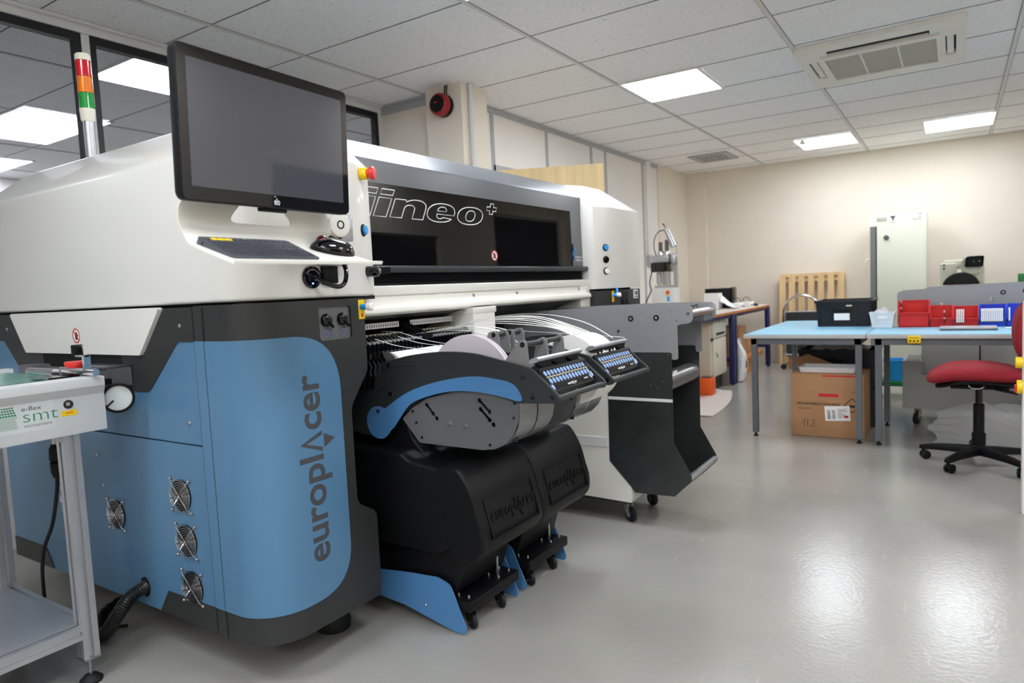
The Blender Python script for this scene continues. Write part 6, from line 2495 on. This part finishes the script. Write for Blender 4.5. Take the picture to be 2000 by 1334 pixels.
b.tube(smooth_path([(-2.93, 7.66, 1.50), (-2.955, 7.66, 1.60), (-2.945, 7.66, 1.71), (-2.89, 7.66, 1.785), (-2.80, 7.66, 1.80)], 7), 0.006, n=8)
b.make('air_hose', 'charcoal', t)
b = B()
b.tube(smooth_path([(-2.965, 7.60, 1.33), (-2.99, 7.58, 1.2), (-2.97, 7.56, 1.10), (-3.03, 7.56, 0.98), (-3.05, 7.56, 0.84)], 6), 0.007, n=8)
b.make('cable', 'rubber', t)
b = B()
b.lathe([(0, 0.835), (0.04, 0.835), (0.048, 0.95), (0.042, 0.95), (0.036, 0.84), (0, 0.84)], (-2.62, 7.7, 0), n=22)
tag(b.make('white_beaker', 'paper'), 'small white beaker right of the dispensing machine', 'beaker')
t = thing('desktop_printer', 'black desktop device behind white paper on the far workbench', 'device', (-2.5, 8.75, 0.834))
b = B()
b.box(-2.66, -2.35, 8.60, 8.85, 0.835, 1.085, bev=0.008)
b.make('body', 'black', t)
b = B()
b.box(-2.335, -2.315, 8.62, 8.80, 0.87, 1.095, bev=0.004)
b.make('side_tray', 'blackg', t)
b = B()
b.box(-2.60, -2.42, 8.36, 8.52, 0.835, 1.03, bev=0.003)
tag(b.make('white_carton', 'paper'), 'plain white carton standing in front of the black device', 'box')
b = B()
gr = []
random.seed(31)
for i in range(8):
    gr.append([(-2.405 + 0.20 * j / 10, 8.36 + 0.2 * i / 7, 0.838 + 0.16 * (1 - j / 10) ** 1.4 * (0.6 + 0.4 * math.sin(PI * i / 7)) + random.uniform(0, .012)) for j in range(11)])
b.sheet(gr, 0.002)
tag(b.make('packing_foam', 'paper', ang=20), 'crumpled white packing sheet right of the white carton', 'packaging')
for k, (x, y) in enumerate(((-2.24, 8.55), (-2.20, 8.85))):
    t = thing('instrument_box', ('small white instrument box with wires, nearer one on the far workbench' if k == 0 else 'small white instrument box with wires, farther one on the far workbench'), 'instrument', (x, y, 0.834))
    b = B()
    b.box(x - 0.06, x + 0.06, y - 0.10, y + 0.10, 0.835, 0.90, bev=0.006)
    b.make('body', 'paper', t)
    for j in range(3):
        b = B()
        b.box(x + 0.06, x + 0.063, y - 0.07 + j * 0.055, y - 0.04 + j * 0.055, 0.85, 0.87)
        b.make('port', 'inkgrey', t)
    b = B()
    b.tube(smooth_path([(x - 0.02, y - 0.08, 0.90), (x - 0.04, y - 0.04, 0.945), (x, y + 0.03, 0.955), (x + 0.03, y + 0.08, 0.90)], 6), 0.004, n=6)
    b.make('wire', 'rubber', t)
b = B()
b.ball((-2.17, 9.12, 0.838), 0.06, sx=0.7, sy=1, sz=0.55, n=18)
tag(b.make('computer_mouse', 'black'), 'black mouse at the far end of the workbench', 'mouse')
# orange case and foam sheet on the floor
t = thing('tool_case', 'bright orange case on the floor beside the cream pedestal cabinet', 'case', (-2.15, 6.98, 0))
b = B()
b.box(-2.24, -2.095, 6.92, 7.08, 0.004, 0.185, bev=0.018)
b.make('body', 'orange', t)
b = B()
b.box(-2.22, -2.115, 6.94, 7.06, 0.185, 0.192, bev=0.003)
b.make('lid', 'inkgrey', t)
b = B()
random.seed(41)
gr = []
for i in range(12):
    v = i / 11
    gr.append([(-2.42 + (0.60 + 0.10 * math.sin(2.4 * v + 0.4) - 0.22 * v) * u, 6.05 + 1.45 * v - 0.15 * u + 0.05 * math.sin(6 * u), 0.003 + 0.004 * abs(math.sin(9 * u + 5 * v))) for u in [j / 9 for j in range(10)]])
b.sheet(gr, 0.0)
tag(b.make('foam_sheet', 'lamin', ang=60), 'pale pink packing sheet lying on the floor by the orange case', 'sheet')
